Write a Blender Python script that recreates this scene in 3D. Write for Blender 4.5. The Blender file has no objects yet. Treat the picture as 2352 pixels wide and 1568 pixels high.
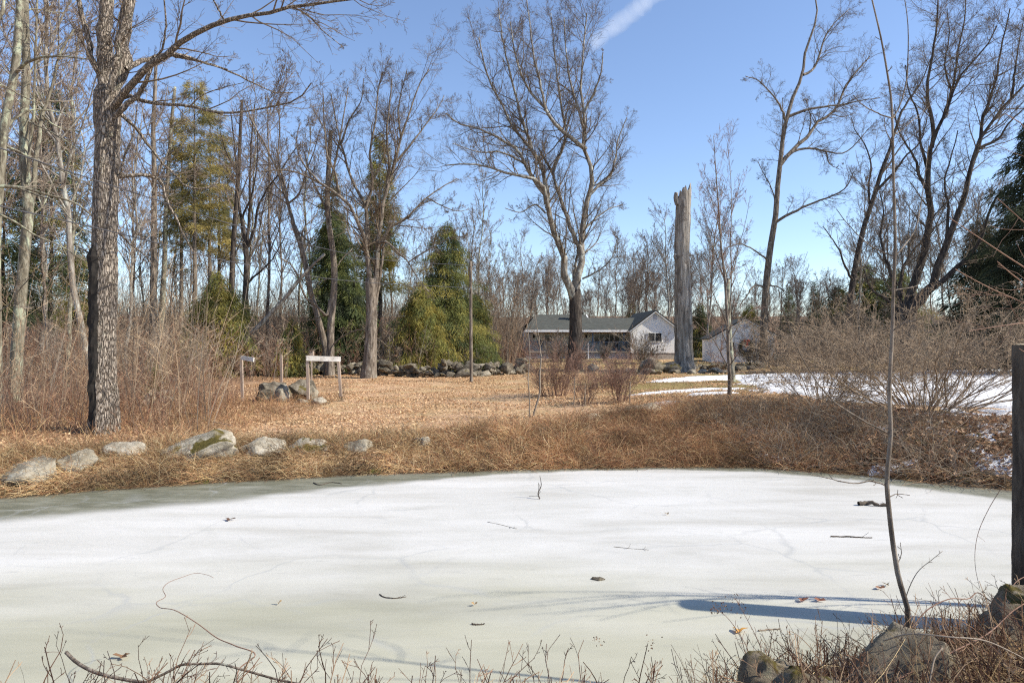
import bpy, math, random
import numpy as np
from mathutils import Vector, Matrix
rng = np.random.default_rng(11)
random.seed(5)
C = bpy.context.scene.collection
scene = bpy.context.scene
R_ = math.radians

# ------------------------------------------------------------------ camera, sky, sun, exposure
F, CU, CV, H = 1568.0, 1176.0, 784.0, 2.5         # focal length in picture units, centre, eye height above the ice
cam = bpy.data.cameras.new("camera"); cam.lens = 24; cam.sensor_width = 36
cam.clip_start = 0.05; cam.clip_end = 60000
camo = bpy.data.objects.new("camera", cam); C.objects.link(camo)
camo.location = (0, 0, H); camo.rotation_euler = (R_(90), 0, 0)
scene.camera = camo

SUN_EL, SUN_AZ = 41.0, -12.0                      # azimuth measured from +x towards +y
sv = Vector((math.cos(R_(SUN_EL))*math.cos(R_(SUN_AZ)), math.cos(R_(SUN_EL))*math.sin(R_(SUN_AZ)), math.sin(R_(SUN_EL))))
w = bpy.data.worlds.new("World"); scene.world = w; w.use_nodes = True
nt = w.node_tree; bg = nt.nodes['Background']
sky = nt.nodes.new('ShaderNodeTexSky'); sky.sky_type = 'NISHITA'; sky.sun_disc = False
sky.sun_elevation = R_(SUN_EL); sky.sun_rotation = R_(90 - SUN_AZ)
sky.air_density = 1.0; sky.dust_density = 0.1; sky.ozone_density = 3.5; sky.altitude = 100
hs = nt.nodes.new('ShaderNodeHueSaturation'); hs.inputs['Saturation'].default_value = 0.95
tint = nt.nodes.new('ShaderNodeMix'); tint.data_type = 'RGBA'; tint.blend_type = 'MULTIPLY'; tint.inputs[0].default_value = 1.0; tint.inputs[7].default_value = (1.0, .99, 1.03, 1)
nt.links.new(sky.outputs[0], hs.inputs['Color']); nt.links.new(hs.outputs[0], tint.inputs[6]); nt.links.new(tint.outputs[2], bg.inputs[0])
bg.inputs[1].default_value = 0.132
sun = bpy.data.lights.new("sun", 'SUN'); sun.energy = 4.75; sun.angle = R_(0.7); sun.color = (1.0, 0.93, 0.80)
suno = bpy.data.objects.new("sun", sun); C.objects.link(suno)
suno.rotation_euler = sv.to_track_quat('Z', 'Y').to_euler()
scene.view_settings.view_transform = 'Standard'; scene.view_settings.look = 'None'
scene.view_settings.exposure = 0.66; scene.view_settings.gamma = 1.0
scene.cycles.use_denoising = False; scene.cycles.use_light_tree = False; scene.cycles.filter_width = 1.2
scene.cycles.sample_clamp_indirect = 4.0
scene.cycles.max_bounces = 5; scene.cycles.diffuse_bounces = 3; scene.cycles.transparent_max_bounces = 12

# ------------------------------------------------------------------ numeric helpers
def P(u, v, d):
    return np.array([(u-CU)/F*d, d, H-(v-CV)/F*d])
def norm(a):
    return a/np.maximum(np.linalg.norm(a, axis=-1, keepdims=True), 1e-9)
def hash2(i, j, s):
    n = (i.astype(np.int64)*374761393 + j.astype(np.int64)*668265263 + s*1442695041) & 0x7fffffff
    n = ((n ^ (n >> 13))*1274126177) & 0x7fffffff
    return ((n ^ (n >> 16)) & 0xffff)/65535.0
def vnoise(x, y, s=0):
    x = np.asarray(x, float); y = np.asarray(y, float)
    i = np.floor(x); j = np.floor(y); a = x-i; b = y-j
    a = a*a*(3-2*a); b = b*b*(3-2*b)
    return (hash2(i, j, s)*(1-a)+hash2(i+1, j, s)*a)*(1-b)+(hash2(i, j+1, s)*(1-a)+hash2(i+1, j+1, s)*a)*b
def fbm(x, y, s=0, o=4):
    r = 0; a = .5
    for k in range(o):
        r = r+a*vnoise(x*2**k, y*2**k, s+k); a *= .5
    return r
def sstep(a, b, x):
    t = np.clip((x-a)/(b-a), 0, 1); return t*t*(3-2*t)

# ------------------------------------------------------------------ terrain
_sh = [(-900,1200),(-300,1172),(0,1143),(200,1126),(430,1112),(700,1096),(950,1085),(1200,1076),(1500,1071),(1750,1073),(1900,1083),(2050,1098),(2200,1115),(2350,1130),(2600,1160),(3000,1215)]
_sy = np.array([H*F/(v-CV) for u, v in _sh]); _sx = np.array([(u-CU)/F*y for (u, v), y in zip(_sh, _sy)])
def ys(x): return np.interp(x, _sx, _sy)+0.10*(vnoise(np.asarray(x)*1.7, np.asarray(x)*0, 3)-.5)+.06*(vnoise(np.asarray(x)*6, np.asarray(x)*0, 4)-.5)
def yn(x): return np.interp(x, [-16,-6,-2,0,1.2,2.0,2.8,3.6,4.6,6,8,13], [6.5,4.9,4.55,4.5,4.6,4.95,5.3,5.65,6.0,6.6,7.6,9.4])+.15*(vnoise(np.asarray(x)*2.3, np.asarray(x)*0, 8)-.5)
def WB(x): return np.interp(x, [-20,-4,-1,1.5,5,8,12], [1.9,1.9,2.1,3.0,6.2,5.2,4.5])
def hgt(x, y):
    x = np.asarray(x, float); y = np.asarray(y, float)
    tf = y-ys(x); tn = yn(x)-y
    top = np.interp(x, [-20,-3,0,4,7,12,20], [.46,.46,.52,.66,.80,.86,.9])
    far = np.interp(y, [20,32,50,60,66,75,100,140,220,400], [0,.02,.12,.22,.28,.4,1.6,4,9,16])
    far = far + np.interp(x, [-40,-14,0,20,40], [.5,.05,0,0,.6])*sstep(22, 45, y)
    s = np.clip(tf/WB(x), 0, 1)
    pl = top*(1-(1-s)**2.7)
    flat = np.where(y > 30, (top*.0+.55)*sstep(30, 42, y)+top*(1-sstep(30, 42, y)), pl)
    hf = np.where(tf > 0, np.where(y > 30, flat, pl)+far, np.maximum(-.45, tf*.45))
    sn = np.clip(tn/2.4, 0, 1)
    hn = np.where(tn > 0, .86*(1-(1-sn)**1.6), np.maximum(-.45, tn*.45))
    h = np.maximum(hf, hn)
    und = (fbm(x*.35, y*.35, 20)-.47)*.16*sstep(.4, 2.5, np.maximum(tf, tn)) + (fbm(x*2.2, y*2.2, 30)-.47)*.05*sstep(.1, .6, np.maximum(tf, tn))
    # side closure of the pond, outside the picture
    side = np.maximum(sstep(11.5, 14, x), sstep(-13.5, -16, x))*sstep(-.2, .6, 14.5-y)*.7
    return np.maximum(h+und, np.where(side > 0, side-.2, -9))
def hz(x, y): return float(hgt(np.array([x]), np.array([y]))[0])
def on(u, d, dz=0.0):
    x = (u-CU)/F*d; return np.array([x, d, hz(x, d)+dz])
def gp(u, v):                                     # point of the ground seen at a place in the photo
    dd = np.arange(3., 80., .02); k = np.argmax(H-(v-CV)/F*dd <= np.maximum(hgt((u-CU)/F*dd, dd), 0)); d = float(dd[k])
    return np.array([(u-CU)/F*d, d, hz((u-CU)/F*d, d)])

# ------------------------------------------------------------------ mesh helpers
class MB:
    def __init__(s): s.v = []; s.q = []; s.t = []; s.c = []; s.n = 0; s.qm = []; s.tm = []
    def add(s, v, q=None, t=None, col=None, mi=0):
        v = np.asarray(v, float).reshape(-1, 3)
        if q is not None and len(q): q = np.asarray(q).reshape(-1, 4); s.q.append(q+s.n); s.qm.append(np.full(len(q), mi))
        if t is not None and len(t): t = np.asarray(t).reshape(-1, 3); s.t.append(t+s.n); s.tm.append(np.full(len(t), mi))
        s.v.append(v); s.n += len(v)
        if col is not None: s.c.append(np.broadcast_to(np.asarray(col, float), (len(v), 3)))
        return s
    def mesh(s, name, mats, smooth=False):
        v = np.concatenate(s.v)
        q = np.concatenate(s.q) if s.q else np.zeros((0, 4), int)
        t = np.concatenate(s.t) if s.t else np.zeros((0, 3), int)
        me = bpy.data.meshes.new(name)
        me.vertices.add(len(v)); me.vertices.foreach_set('co', v.astype(np.float32).ravel())
        me.loops.add(4*len(q)+3*len(t))
        me.loops.foreach_set('vertex_index', np.concatenate([q.ravel(), t.ravel()]).astype(np.int32))
        me.polygons.add(len(q)+len(t))
        st = np.concatenate([np.arange(len(q))*4, 4*len(q)+np.arange(len(t))*3]).astype(np.int32)
        me.polygons.foreach_set('loop_start', st)
        mi = np.concatenate([np.concatenate(s.qm) if s.qm else np.zeros(0), np.concatenate(s.tm) if s.tm else np.zeros(0)]).astype(np.int32)
        me.polygons.foreach_set('material_index', mi)
        me.polygons.foreach_set('use_smooth', np.full(len(q)+len(t), bool(smooth)))
        if s.c:
            c = np.concatenate(s.c); at = me.color_attributes.new('Col', 'FLOAT_COLOR', 'POINT')
            at.data.foreach_set('color', np.concatenate([c, np.ones((len(c), 1))], 1).astype(np.float32).ravel())
        me.update(calc_edges=True); me.validate()
        for m in (mats if isinstance(mats, (list, tuple)) else [mats]): me.materials.append(m)
        return me
    def build(s, name, mats, parent=None, smooth=False):
        o = bpy.data.objects.new(name, s.mesh(name, mats, smooth)); C.objects.link(o)
        if parent is not None: o.parent = parent
        return o
def tag(o, label=None, cat=None, group=None, kind=None):
    if label: o['label'] = label
    if cat: o['category'] = cat
    if group: o['group'] = group
    if kind: o['kind'] = kind
    return o
def empty(name, loc=(0,0,0), rz=0.0, label=None, cat=None, group=None):
    o = bpy.data.objects.new(name, None); C.objects.link(o); o.location = tuple(loc); o.rotation_euler = (0,0,rz)
    return tag(o, label, cat, group)
def copy_tree(o, parent=None):
    c = o.copy(); C.objects.link(c)
    if parent is not None: c.parent = parent
    for ch in list(o.children): copy_tree(ch, c)
    return c
def local(mb, o):                                 # geometry written in world places, re-based on the thing's origin
    off = np.array(o.location)
    mb.v = [v-off for v in mb.v]; return mb

def tubes(mb, PP, RR, sides=5, col=None, cap=False, mi=0):
    PP = np.asarray(PP, float); RR = np.asarray(RR, float)
    N, K, _ = PP.shape
    T = np.empty_like(PP); T[:, 1:-1] = PP[:, 2:]-PP[:, :-2]; T[:, 0] = PP[:, 1]-PP[:, 0]; T[:, -1] = PP[:, -1]-PP[:, -2]
    T = norm(T); md = norm(PP[:, -1]-PP[:, 0])
    ref = np.where(np.abs(md[:, 2:3]) > .8, np.array([[0., 1., 0.]]), np.array([[0., 0., 1.]]))
    B = norm(np.cross(T, ref[:, None, :])); A = np.cross(B, T)
    th = np.arange(sides)/sides*2*np.pi
    V = PP[:, :, None, :]+RR[:, :, None, None]*(np.cos(th)[None, None, :, None]*A[:, :, None, :]+np.sin(th)[None, None, :, None]*B[:, :, None, :])
    idx = np.arange(N*K*sides).reshape(N, K, sides); nx = np.roll(idx, -1, axis=2)
    q = np.stack([idx[:, :-1], nx[:, :-1], nx[:, 1:], idx[:, 1:]], -1).reshape(-1, 4)
    cc = None
    if col is not None:
        cc = np.broadcast_to(np.asarray(col, float).reshape(-1, 1, 1, 3), (N, K, sides, 3)).reshape(-1, 3)
    base = mb.n
    mb.add(V.reshape(-1, 3), q, col=cc, mi=mi)
    if cap:
        t = []
        for n in range(N):
            for k in range(1, sides-1): t.append([idx[n, -1, 0], idx[n, -1, k], idx[n, -1, k+1]])
        mb.t.append(np.array(t)+base); mb.tm.append(np.full(len(t), mi))
    return mb
def ribbons(mb, PP, WW, col):
    PP = np.asarray(PP, float); N, K, _ = PP.shape
    md = norm(PP[:, -1]-PP[:, 0]); a = rng.random(N)*np.pi
    s = np.cross(md, norm(np.stack([np.cos(a), np.sin(a), np.zeros(N)], -1))); s = norm(s)
    V = np.stack([PP-s[:, None]*WW[..., None]/2, PP+s[:, None]*WW[..., None]/2], 2)
    idx = np.arange(N*K*2).reshape(N, K, 2)
    q = np.stack([idx[:, :-1, 0], idx[:, :-1, 1], idx[:, 1:, 1], idx[:, 1:, 0]], -1).reshape(-1, 4)
    cc = np.broadcast_to(np.asarray(col, float).reshape(-1, 1, 1, 3), (N, K, 2, 3)).reshape(-1, 3)
    mb.add(V.reshape(-1, 3), q, col=cc); return mb
def arcs(p, d, L, K, wig, bend):
    """polylines from p along d, length L, bending by vector bend"""
    N = len(p); Q = np.empty((N, K, 3)); Q[:, 0] = p; d = norm(d); st = (L/(K-1))[:, None]
    for k in range(1, K):
        d = norm(d+wig*rng.normal(size=(N, 3))+bend); Q[:, k] = Q[:, k-1]+d*st
    return Q
def resample(pts, K, wig=0.0):
    pts = np.asarray(pts, float)
    s = np.concatenate([[0], np.cumsum(np.linalg.norm(np.diff(pts, axis=0), axis=1))])
    n = len(pts); m = np.gradient(pts, s, axis=0) if n > 2 else np.repeat((pts[1:]-pts[:-1])/max(s[-1], 1e-6), 2, 0)
    t = np.linspace(0, s[-1], K); i = np.clip(np.searchsorted(s, t, 'right')-1, 0, n-2)
    h = (s[i+1]-s[i])[:, None]; u = ((t-s[i])[:, None])/h
    o = (2*u**3-3*u**2+1)*pts[i]+(u**3-2*u**2+u)*h*m[i]+(-2*u**3+3*u**2)*pts[i+1]+(u**3-u**2)*h*m[i+1]
    if wig: o[1:] += rng.normal(size=(K-1, 3))*wig
    return o
def spawn(PP, RR, n, t0=.15, t1=1.0, ang=(30, 60), lenf=.4, lmax=9., K=5, wig=.12, up=.08, rf=.55, rmin=.003, tl=.55, flat=None):
    N, Kp, _ = PP.shape
    idx = np.repeat(np.arange(N), n); M = len(idx)
    t = t0+(t1-t0)*rng.random(M); f = t*(Kp-1); i = np.minimum(f.astype(int), Kp-2); a = (f-i)[:, None]
    pos = PP[idx, i]*(1-a)+PP[idx, i+1]*a; tan = norm(PP[idx, i+1]-PP[idx, i])
    r = RR[idx, i]*(1-a[:, 0])+RR[idx, i+1]*a[:, 0]
    pl = np.linalg.norm(np.diff(PP, axis=1), axis=2).sum(1)[idx]
    rv = rng.normal(size=(M, 3)); pv = norm(rv-(rv*tan).sum(1, keepdims=True)*tan)
    an = np.radians(ang[0]+(ang[1]-ang[0])*rng.random(M))[:, None]
    d = np.cos(an)*tan+np.sin(an)*pv
    L = np.minimum(pl*lenf*(1-tl*t)*(.55+.7*rng.random(M)), lmax*(.6+.4*rng.random(M)))
    Q = arcs(pos, d, L, K, wig, np.array([0, 0, up]))
    r0 = np.minimum(r*rf*(.7+.3*rng.random(M)), L*.013+.0015); s = np.linspace(0, 1, K)[None]
    return Q, np.maximum(r0[:, None]*(1-.78*s), rmin)

# ------------------------------------------------------------------ material helpers
def newmat(name):
    m = bpy.data.materials.new(name); m.use_nodes = True; t = m.node_tree
    b = t.nodes['Principled BSDF']; b.inputs['Roughness'].default_value = .85
    b.inputs['Specular IOR Level'].default_value = .2
    return m, t, b
def nd(t, kind, **kw):
    n = t.nodes.new('ShaderNode'+kind)
    for k, v in kw.items():
        if k in n.inputs: n.inputs[k].default_value = v
        else: setattr(n, k, v)
    return n
def mixc(t, fac, a, b, blend='MIX'):
    n = t.nodes.new('ShaderNodeMix'); n.data_type = 'RGBA'; n.blend_type = blend
    for s, v in ((0, fac), (6, a), (7, b)):
        if hasattr(v, 'links') or hasattr(v, 'is_linked'): t.links.new(v, n.inputs[s])
        else: n.inputs[s].default_value = (v if s == 0 else (*v, 1) if len(v) == 3 else v)
    return n.outputs[2]
def ramp(t, fac, stops):
    n = t.nodes.new('ShaderNodeValToRGB'); t.links.new(fac, n.inputs[0]); e = n.color_ramp.elements
    while len(e) < len(stops): e.new(.5)
    for x, (p, c) in zip(e, stops): x.position = p; x.color = (*c, 1) if not np.isscalar(c) else (c, c, c, 1)
    return n.outputs[0]
def coords(t, scale=(1, 1, 1), kind='Object'):
    tc = t.nodes.new('ShaderNodeTexCoord'); mp = t.nodes.new('ShaderNodeMapping'); mp.inputs['Scale'].default_value = scale
    t.links.new(tc.outputs[kind], mp.inputs[0]); return mp.outputs[0]
def noise(t, vec, scale, detail=5, rough=.6, dist=0.):
    n = nd(t, 'TexNoise', Scale=scale, Detail=detail, Roughness=rough, Distortion=dist); t.links.new(vec, n.inputs[0]); return n.outputs[0]
def bump(t, b, h, strength, dist=.02):
    n = nd(t, 'Bump', Strength=strength, Distance=dist); t.links.new(h, n.inputs['Height']); t.links.new(n.outputs[0], b.inputs['Normal'])
def bark(name, dark, mid, light, scale=9, stretch=.18, lichen=None, lamt=.5, bs=.8, dist=.03):
    m, t, b = newmat(name); v = coords(t, (scale, scale, scale*stretch))
    n = noise(t, v, 1.0, 7, .65, .4)
    c = ramp(t, n, [(.32, dark), (.5, mid), (.68, light)])
    if lichen:
        l = noise(t, coords(t, (1, 1, .6)), 3.2, 6, .7); l2 = ramp(t, l, [(lamt, 0.), (lamt+.09, 1.)])
        c = mixc(t, l2, c, lichen)
    t.links.new(c, b.inputs['Base Color']); bump(t, b, n, bs, dist); return m
def plain(name, c1, c2, scale=4, rough=.8, bs=.0, spec=.2):
    m, t, b = newmat(name); n = noise(t, coords(t), scale, 5)
    t.links.new(ramp(t, n, [(.3, c1), (.7, c2)]), b.inputs['Base Color']); b.inputs['Roughness'].default_value = rough
    b.inputs['Specular IOR Level'].default_value = spec
    if bs: bump(t, b, n, bs)
    return m
def colmat(name, trans=0.0, rough=.8, mul=1.0):
    m, t, b = newmat(name); a = nd(t, 'Attribute', attribute_name='Col')
    c = a.outputs['Color']
    if mul != 1.0: c = mixc(t, 1.0, c, (mul, mul, mul), 'MULTIPLY')
    t.links.new(c, b.inputs['Base Color']); b.inputs['Roughness'].default_value = rough
    if trans:
        tr = nd(t, 'BsdfTranslucent'); t.links.new(c, tr.inputs[0]); mx = nd(t, 'MixShader'); mx.inputs[0].default_value = trans
        t.links.new(b.outputs[0], mx.inputs[1]); t.links.new(tr.outputs[0], mx.inputs[2]); t.links.new(mx.outputs[0], t.nodes['Material Output'].inputs[0])
    return m

M_shag = bark('shaggy_bark', (.05,.037,.028), (.22,.175,.14), (.46,.41,.35), 14, .12, (.34,.34,.26), .62, 1.0, .08)
def shaggy(m):
    t = m.node_tree; b = t.nodes['Principled BSDF']; v0 = coords(t, (1, 1, .16)); dn = nd(t, 'TexNoise', Scale=9.0, Detail=4.0); t.links.new(v0, dn.inputs[0])
    mv = nd(t, 'VectorMath', operation='MULTIPLY_ADD'); t.links.new(dn.outputs['Color'], mv.inputs[0]); mv.inputs[1].default_value = (.17, .17, .05); t.links.new(v0, mv.inputs[2])
    e = nd(t, 'TexVoronoi', Scale=27.0); e.feature = 'DISTANCE_TO_EDGE'; t.links.new(mv.outputs[0], e.inputs[0])
    c = nd(t, 'TexVoronoi', Scale=27.0); t.links.new(mv.outputs[0], c.inputs[0]); sc = nd(t, 'SeparateColor'); t.links.new(c.outputs['Color'], sc.inputs[0])
    flake = ramp(t, sc.outputs[0], [(.0, (.20,.15,.11)), (.5, (.33,.26,.195)), (1., (.53,.45,.355))])
    n = noise(t, coords(t, (1, 1, .5)), 26, 5, .7); flake = mixc(t, .55, flake, ramp(t, n, [(.3, (.13,.10,.08)), (.7, (.54,.485,.42))]))
    l = ramp(t, noise(t, coords(t), 2.6, 5, .7), [(.58, 0.), (.68, .7)]); flake = mixc(t, l, flake, (.30,.30,.22))
    col = mixc(t, ramp(t, e.outputs['Distance'], [(.02, 1.), (.11, 0.)]), flake, (.085,.065,.05))
    t.links.new(col, b.inputs['Base Color']); bump(t, b, ramp(t, e.outputs['Distance'], [(.0, 0.), (.22, 1.)]), 1.0, .05)
shaggy(M_shag)
M_lich = bark('lichen_bark', (.06,.05,.035), (.17,.15,.11), (.30,.275,.215), 11, .3, (.37,.39,.28), .52, .9, .04)
M_grey = bark('grey_bark', (.045,.035,.027), (.16,.13,.102), (.33,.285,.235), 10, .2, (.30,.30,.25), .60, 1.0, .05)
M_pale = bark('pale_bark', (.07,.058,.047), (.21,.185,.155), (.36,.335,.295), 7, .3, (.42,.43,.38), .54, .8, .04)
M_dark = bark('dark_bark', (.02,.016,.013), (.06,.048,.04), (.13,.11,.09), 9, .2, (.19,.19,.15), .64, 1.0, .05)
M_snag = bark('weathered_wood', (.06,.048,.038), (.25,.22,.185), (.43,.395,.35), 7, .10, (.13,.105,.085), .55, 1.0, .06)
M_twig = plain('twig_bark', (.075,.055,.038), (.20,.155,.112), 2.2)
M_twigpale = plain('pale_twig_bark', (.15,.115,.085), (.33,.275,.215), 2.2)
M_twigtan = plain('tan_twig_bark', (.16,.11,.072), (.38,.285,.19), 1.2)
M_twigred = plain('red_twig_bark', (.14,.08,.058), (.31,.195,.14), 2.2)
M_twigfar = plain('far_twig_bark', (.115,.083,.060), (.25,.19,.145), .8)
M_black = plain('black_wood', (.012,.011,.010), (.035,.03,.026), 9, .9, .6)
M_col = colmat('dry_stems'); M_leaf = colmat('dry_leaves', .25); M_needle = colmat('needles', .38)

# ------------------------------------------------------------------ ground
def grad_axis(segs):
    a = [np.arange(s, e, st) for s, e, st in segs]; return np.unique(np.concatenate(a).round(4))
gx = np.concatenate([-np.geomspace(18, 700, 40)[::-1], np.arange(-17.8, 20, .14), np.geomspace(20, 700, 40)])
gy = np.concatenate([-np.geomspace(1, 120, 12)[::-1], np.arange(-.9, 30, .14), np.geomspace(30, 900, 90)])
X, Y = np.meshgrid(gx, gy); Z = hgt(X, Y)
nx_, ny_ = len(gx), len(gy)
idx = np.arange(nx_*ny_).reshape(ny_, nx_)
q = np.stack([idx[:-1, :-1], idx[:-1, 1:], idx[1:, 1:], idx[1:, :-1]], -1).reshape(-1, 4)
tf = Y-ys(X); tn = yn(X)-Y
wood = np.maximum(sstep(-6.6, -8.2, X+(fbm(X*.6, Y*.6, 50)-.5)*2.5)*sstep(13, 15, Y)*sstep(40, 20, Y-X*.0-(X+8)*-1.6), sstep(37, 42, Y+X*.05+(fbm(X*.4, Y*.4, 51)-.5)*3)*np.where(X < 0, 1, sstep(60, 75, Y)))
grass = np.clip(sstep(1.5, 5, X)*sstep(20, 24, Y)*sstep(44, 34, Y)+.75*sstep(26, 31, Y)*sstep(-6, 0, X)*.6+.45*sstep(40,46,Y)*sstep(-3,2,X), 0, 1)*sstep(.32, .62, fbm(X*.5, Y*.9, 60)+.12)
wet_shade = sstep(.5, .05, np.maximum(tf, tn))+.65*sstep(.5, 2, X)*sstep(1.0, .7, tf/WB(X))*(tf > 0)+.8*sstep(6, 8.5, X)*sstep(4.8, 1.0, tf)*sstep(-.1, .1, tf)  # wet shoreline, plus painted shade on the bank under brush and shrubs
Cg = np.stack([grass, np.clip(wood, 0, 1), np.clip(wet_shade, 0, 1)], -1).reshape(-1, 3)
mg, t, b = newmat('leafy_ground')
at = nd(t, 'Attribute', attribute_name='Col'); sep = nd(t, 'SeparateColor'); t.links.new(at.outputs['Color'], sep.inputs[0])
v = coords(t)
n1 = noise(t, v, 13, 6, .75); n2 = noise(t, v, .9, 4, .6); vo = nd(t, 'TexVoronoi', Scale=17.0, Randomness=1.0); t.links.new(v, vo.inputs[0])
leafc = ramp(t, n1, [(.30, (.26,.155,.09)), (.46, (.50,.325,.195)), (.58, (.62,.43,.275)), (.72, (.72,.54,.37))])
leafc = mixc(t, .45, leafc, ramp(t, nd(t, 'SeparateColor').outputs[0], [(0, .5), (1, .5)]) if False else leafc)
cell = nd(t, 'SeparateColor'); t.links.new(vo.outputs['Color'], cell.inputs[0])
leafc = mixc(t, ramp(t, cell.outputs[0], [(.55, 0.), (.6, .55)]), leafc, (.33,.17,.09))
straw = ramp(t, n1, [(.3, (.34,.225,.10)), (.7, (.56,.42,.235))])
c0 = mixc(t, ramp(t, n2, [(.42, 0.), (.62, .75)]), leafc, straw)
olive = ramp(t, n1, [(.3, (.13,.105,.035)), (.5, (.235,.185,.07)), (.7, (.40,.30,.14))])
c1 = mixc(t, sep.outputs[0], c0, olive)
wd = ramp(t, n1, [(.3, (.12,.07,.045)), (.5, (.27,.165,.10)), (.7, (.42,.28,.18))])
c2 = mixc(t, sep.outputs[1], c1, wd)
mud_shade = ramp(t, n1, [(.3, (.055,.038,.022)), (.52, (.15,.095,.05)), (.72, (.30,.20,.11))])  # dark soil, doubling as the shade painted under the brush
moss = mixc(t, ramp(t, noise(t, v, 1.6, 4), [(.56, 0.), (.62, .8)]), mud_shade, (.10,.115,.02))
c3 = mixc(t, sep.outputs[2], c2, moss)
t.links.new(c3, b.inputs['Base Color']); b.inputs['Roughness'].default_value = .95; bump(t, b, n1, .9, .05)
g = MB().add(np.stack([X, Y, Z], -1), q, col=Cg).build('ground', mg, smooth=True); tag(g, kind='structure')

# ice
ix = np.arange(-18, 16, .12); iy = np.arange(3.6, 15.4, .1)
IX, IY = np.meshgrid(ix, iy); T1 = ys(IX)-IY
band = np.interp(IX, [-12,-7,-4.5,-2.5,-1,0,3,5.5,8,12], [2.0,1.85,1.6,.95,.6,.4,.35,.6,1.0,1.4])  # thin clear ice at the left; at the right mostly painted shore shadow
jit = (fbm(IX*.5, IY*2.2, 70)-.48)*.9
thin = sstep(1.2, .8, (T1+jit*.5)/band)  # carries the painted shadow of the right shore too
green = np.clip(sstep(8.4, 5.6, IY+jit*2.2)*.95+.25*sstep(4.5, 9, IX)*sstep(11, 8, IY), 0, 1)
edge = sstep(.22, .02, np.minimum(T1, IY-yn(IX))+jit*.15)
idx = np.arange(IX.size).reshape(IX.shape)
q = np.stack([idx[:-1, :-1], idx[:-1, 1:], idx[1:, 1:], idx[1:, :-1]], -1).reshape(-1, 4)
mi_, t, b = newmat('pond_ice')
at = nd(t, 'Attribute', attribute_name='Col'); sep = nd(t, 'SeparateColor'); t.links.new(at.outputs['Color'], sep.inputs[0])
v = coords(t); nA = noise(t, coords(t, (.28, 1.3, 1)), 1.0, 5, .6, .3); nB = noise(t, coords(t, (.9, 3.2, 1)), 1.4, 7, .7); nC = noise(t, v, 130, 2, .6)
white = ramp(t, nA, [(.26, (.40,.385,.345)), (.46, (.52,.51,.48)), (.60, (.565,.555,.53)), (.76, (.61,.60,.575))])
grn = ramp(t, nA, [(.28, (.29,.285,.215)), (.55, (.385,.375,.29)), (.75, (.455,.44,.355))])
thin_shade = ramp(t, nB, [(.28, (.085,.085,.058)), (.5, (.15,.15,.108)), (.72, (.24,.24,.195))])
c = mixc(t, sep.outputs[1], white, grn); c = mixc(t, sep.outputs[0], c, thin_shade); c = mixc(t, sep.outputs[2], c, (.085,.065,.04))
bv = nd(t, 'TexVoronoi', Scale=6.0); t.links.new(v, bv.inputs[0]); bk = nd(t, 'Math', operation='MULTIPLY'); t.links.new(ramp(t, bv.outputs['Distance'], [(.03, .5), (.09, 0.)]), bk.inputs[0]); t.links.new(ramp(t, noise(t, v, .7, 3), [(.5, 0.), (.62, 1.)]), bk.inputs[1]); c = mixc(t, bk.outputs[0], c, (.36,.355,.33))
c = mixc(t, ramp(t, nC, [(.60, 0.), (.75, .22)]), c, (.66,.65,.62))
c = mixc(t, ramp(t, noise(t, coords(t, (1.2, 5, 1)), 2.2, 6, .7), [(.58, 0.), (.70, .38)]), c, (.30,.30,.28))
c = mixc(t, ramp(t, noise(t, coords(t, (.5, .9, 1)), .8, 6, .65, .8), [(.50, 0.), (.66, .30)]), c, (.37,.365,.32))
t.links.new(c, b.inputs['Base Color']); b.inputs['Roughness'].default_value = .5; b.inputs['Specular IOR Level'].default_value = .2
cr = nd(t, 'TexVoronoi', Scale=.55); cr.feature = 'DISTANCE_TO_EDGE'; cw = nd(t, 'TexNoise', Scale=1.4, Detail=5.0); t.links.new(v, cw.inputs[0]); cv = nd(t, 'VectorMath', operation='MULTIPLY_ADD'); t.links.new(cw.outputs['Color'], cv.inputs[0]); cv.inputs[1].default_value = (.7, .7, 0); t.links.new(v, cv.inputs[2]); t.links.new(cv.outputs[0], cr.inputs[0])
ck = nd(t, 'Math', operation='MULTIPLY'); t.links.new(ramp(t, cr.outputs['Distance'], [(.0, .5), (.018, 0.)]), ck.inputs[0]); t.links.new(ramp(t, noise(t, v, .5, 3), [(.45, 0.), (.6, 1.)]), ck.inputs[1]); c = mixc(t, ck.outputs[0], c, (.33,.34,.34)); t.links.new(c, b.inputs['Base Color'])
hb = nd(t, 'Math', operation='ADD'); t.links.new(nC, hb.inputs[0]); t.links.new(nB, hb.inputs[1]); bump(t, b, hb.outputs[0], .22, .02)
ice = MB().add(np.stack([IX, IY, np.zeros_like(IX)], -1), q, col=np.stack([thin, green, edge], -1).reshape(-1, 3)).build('ice', mi_, smooth=True)
tag(ice, kind='structure')

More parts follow.
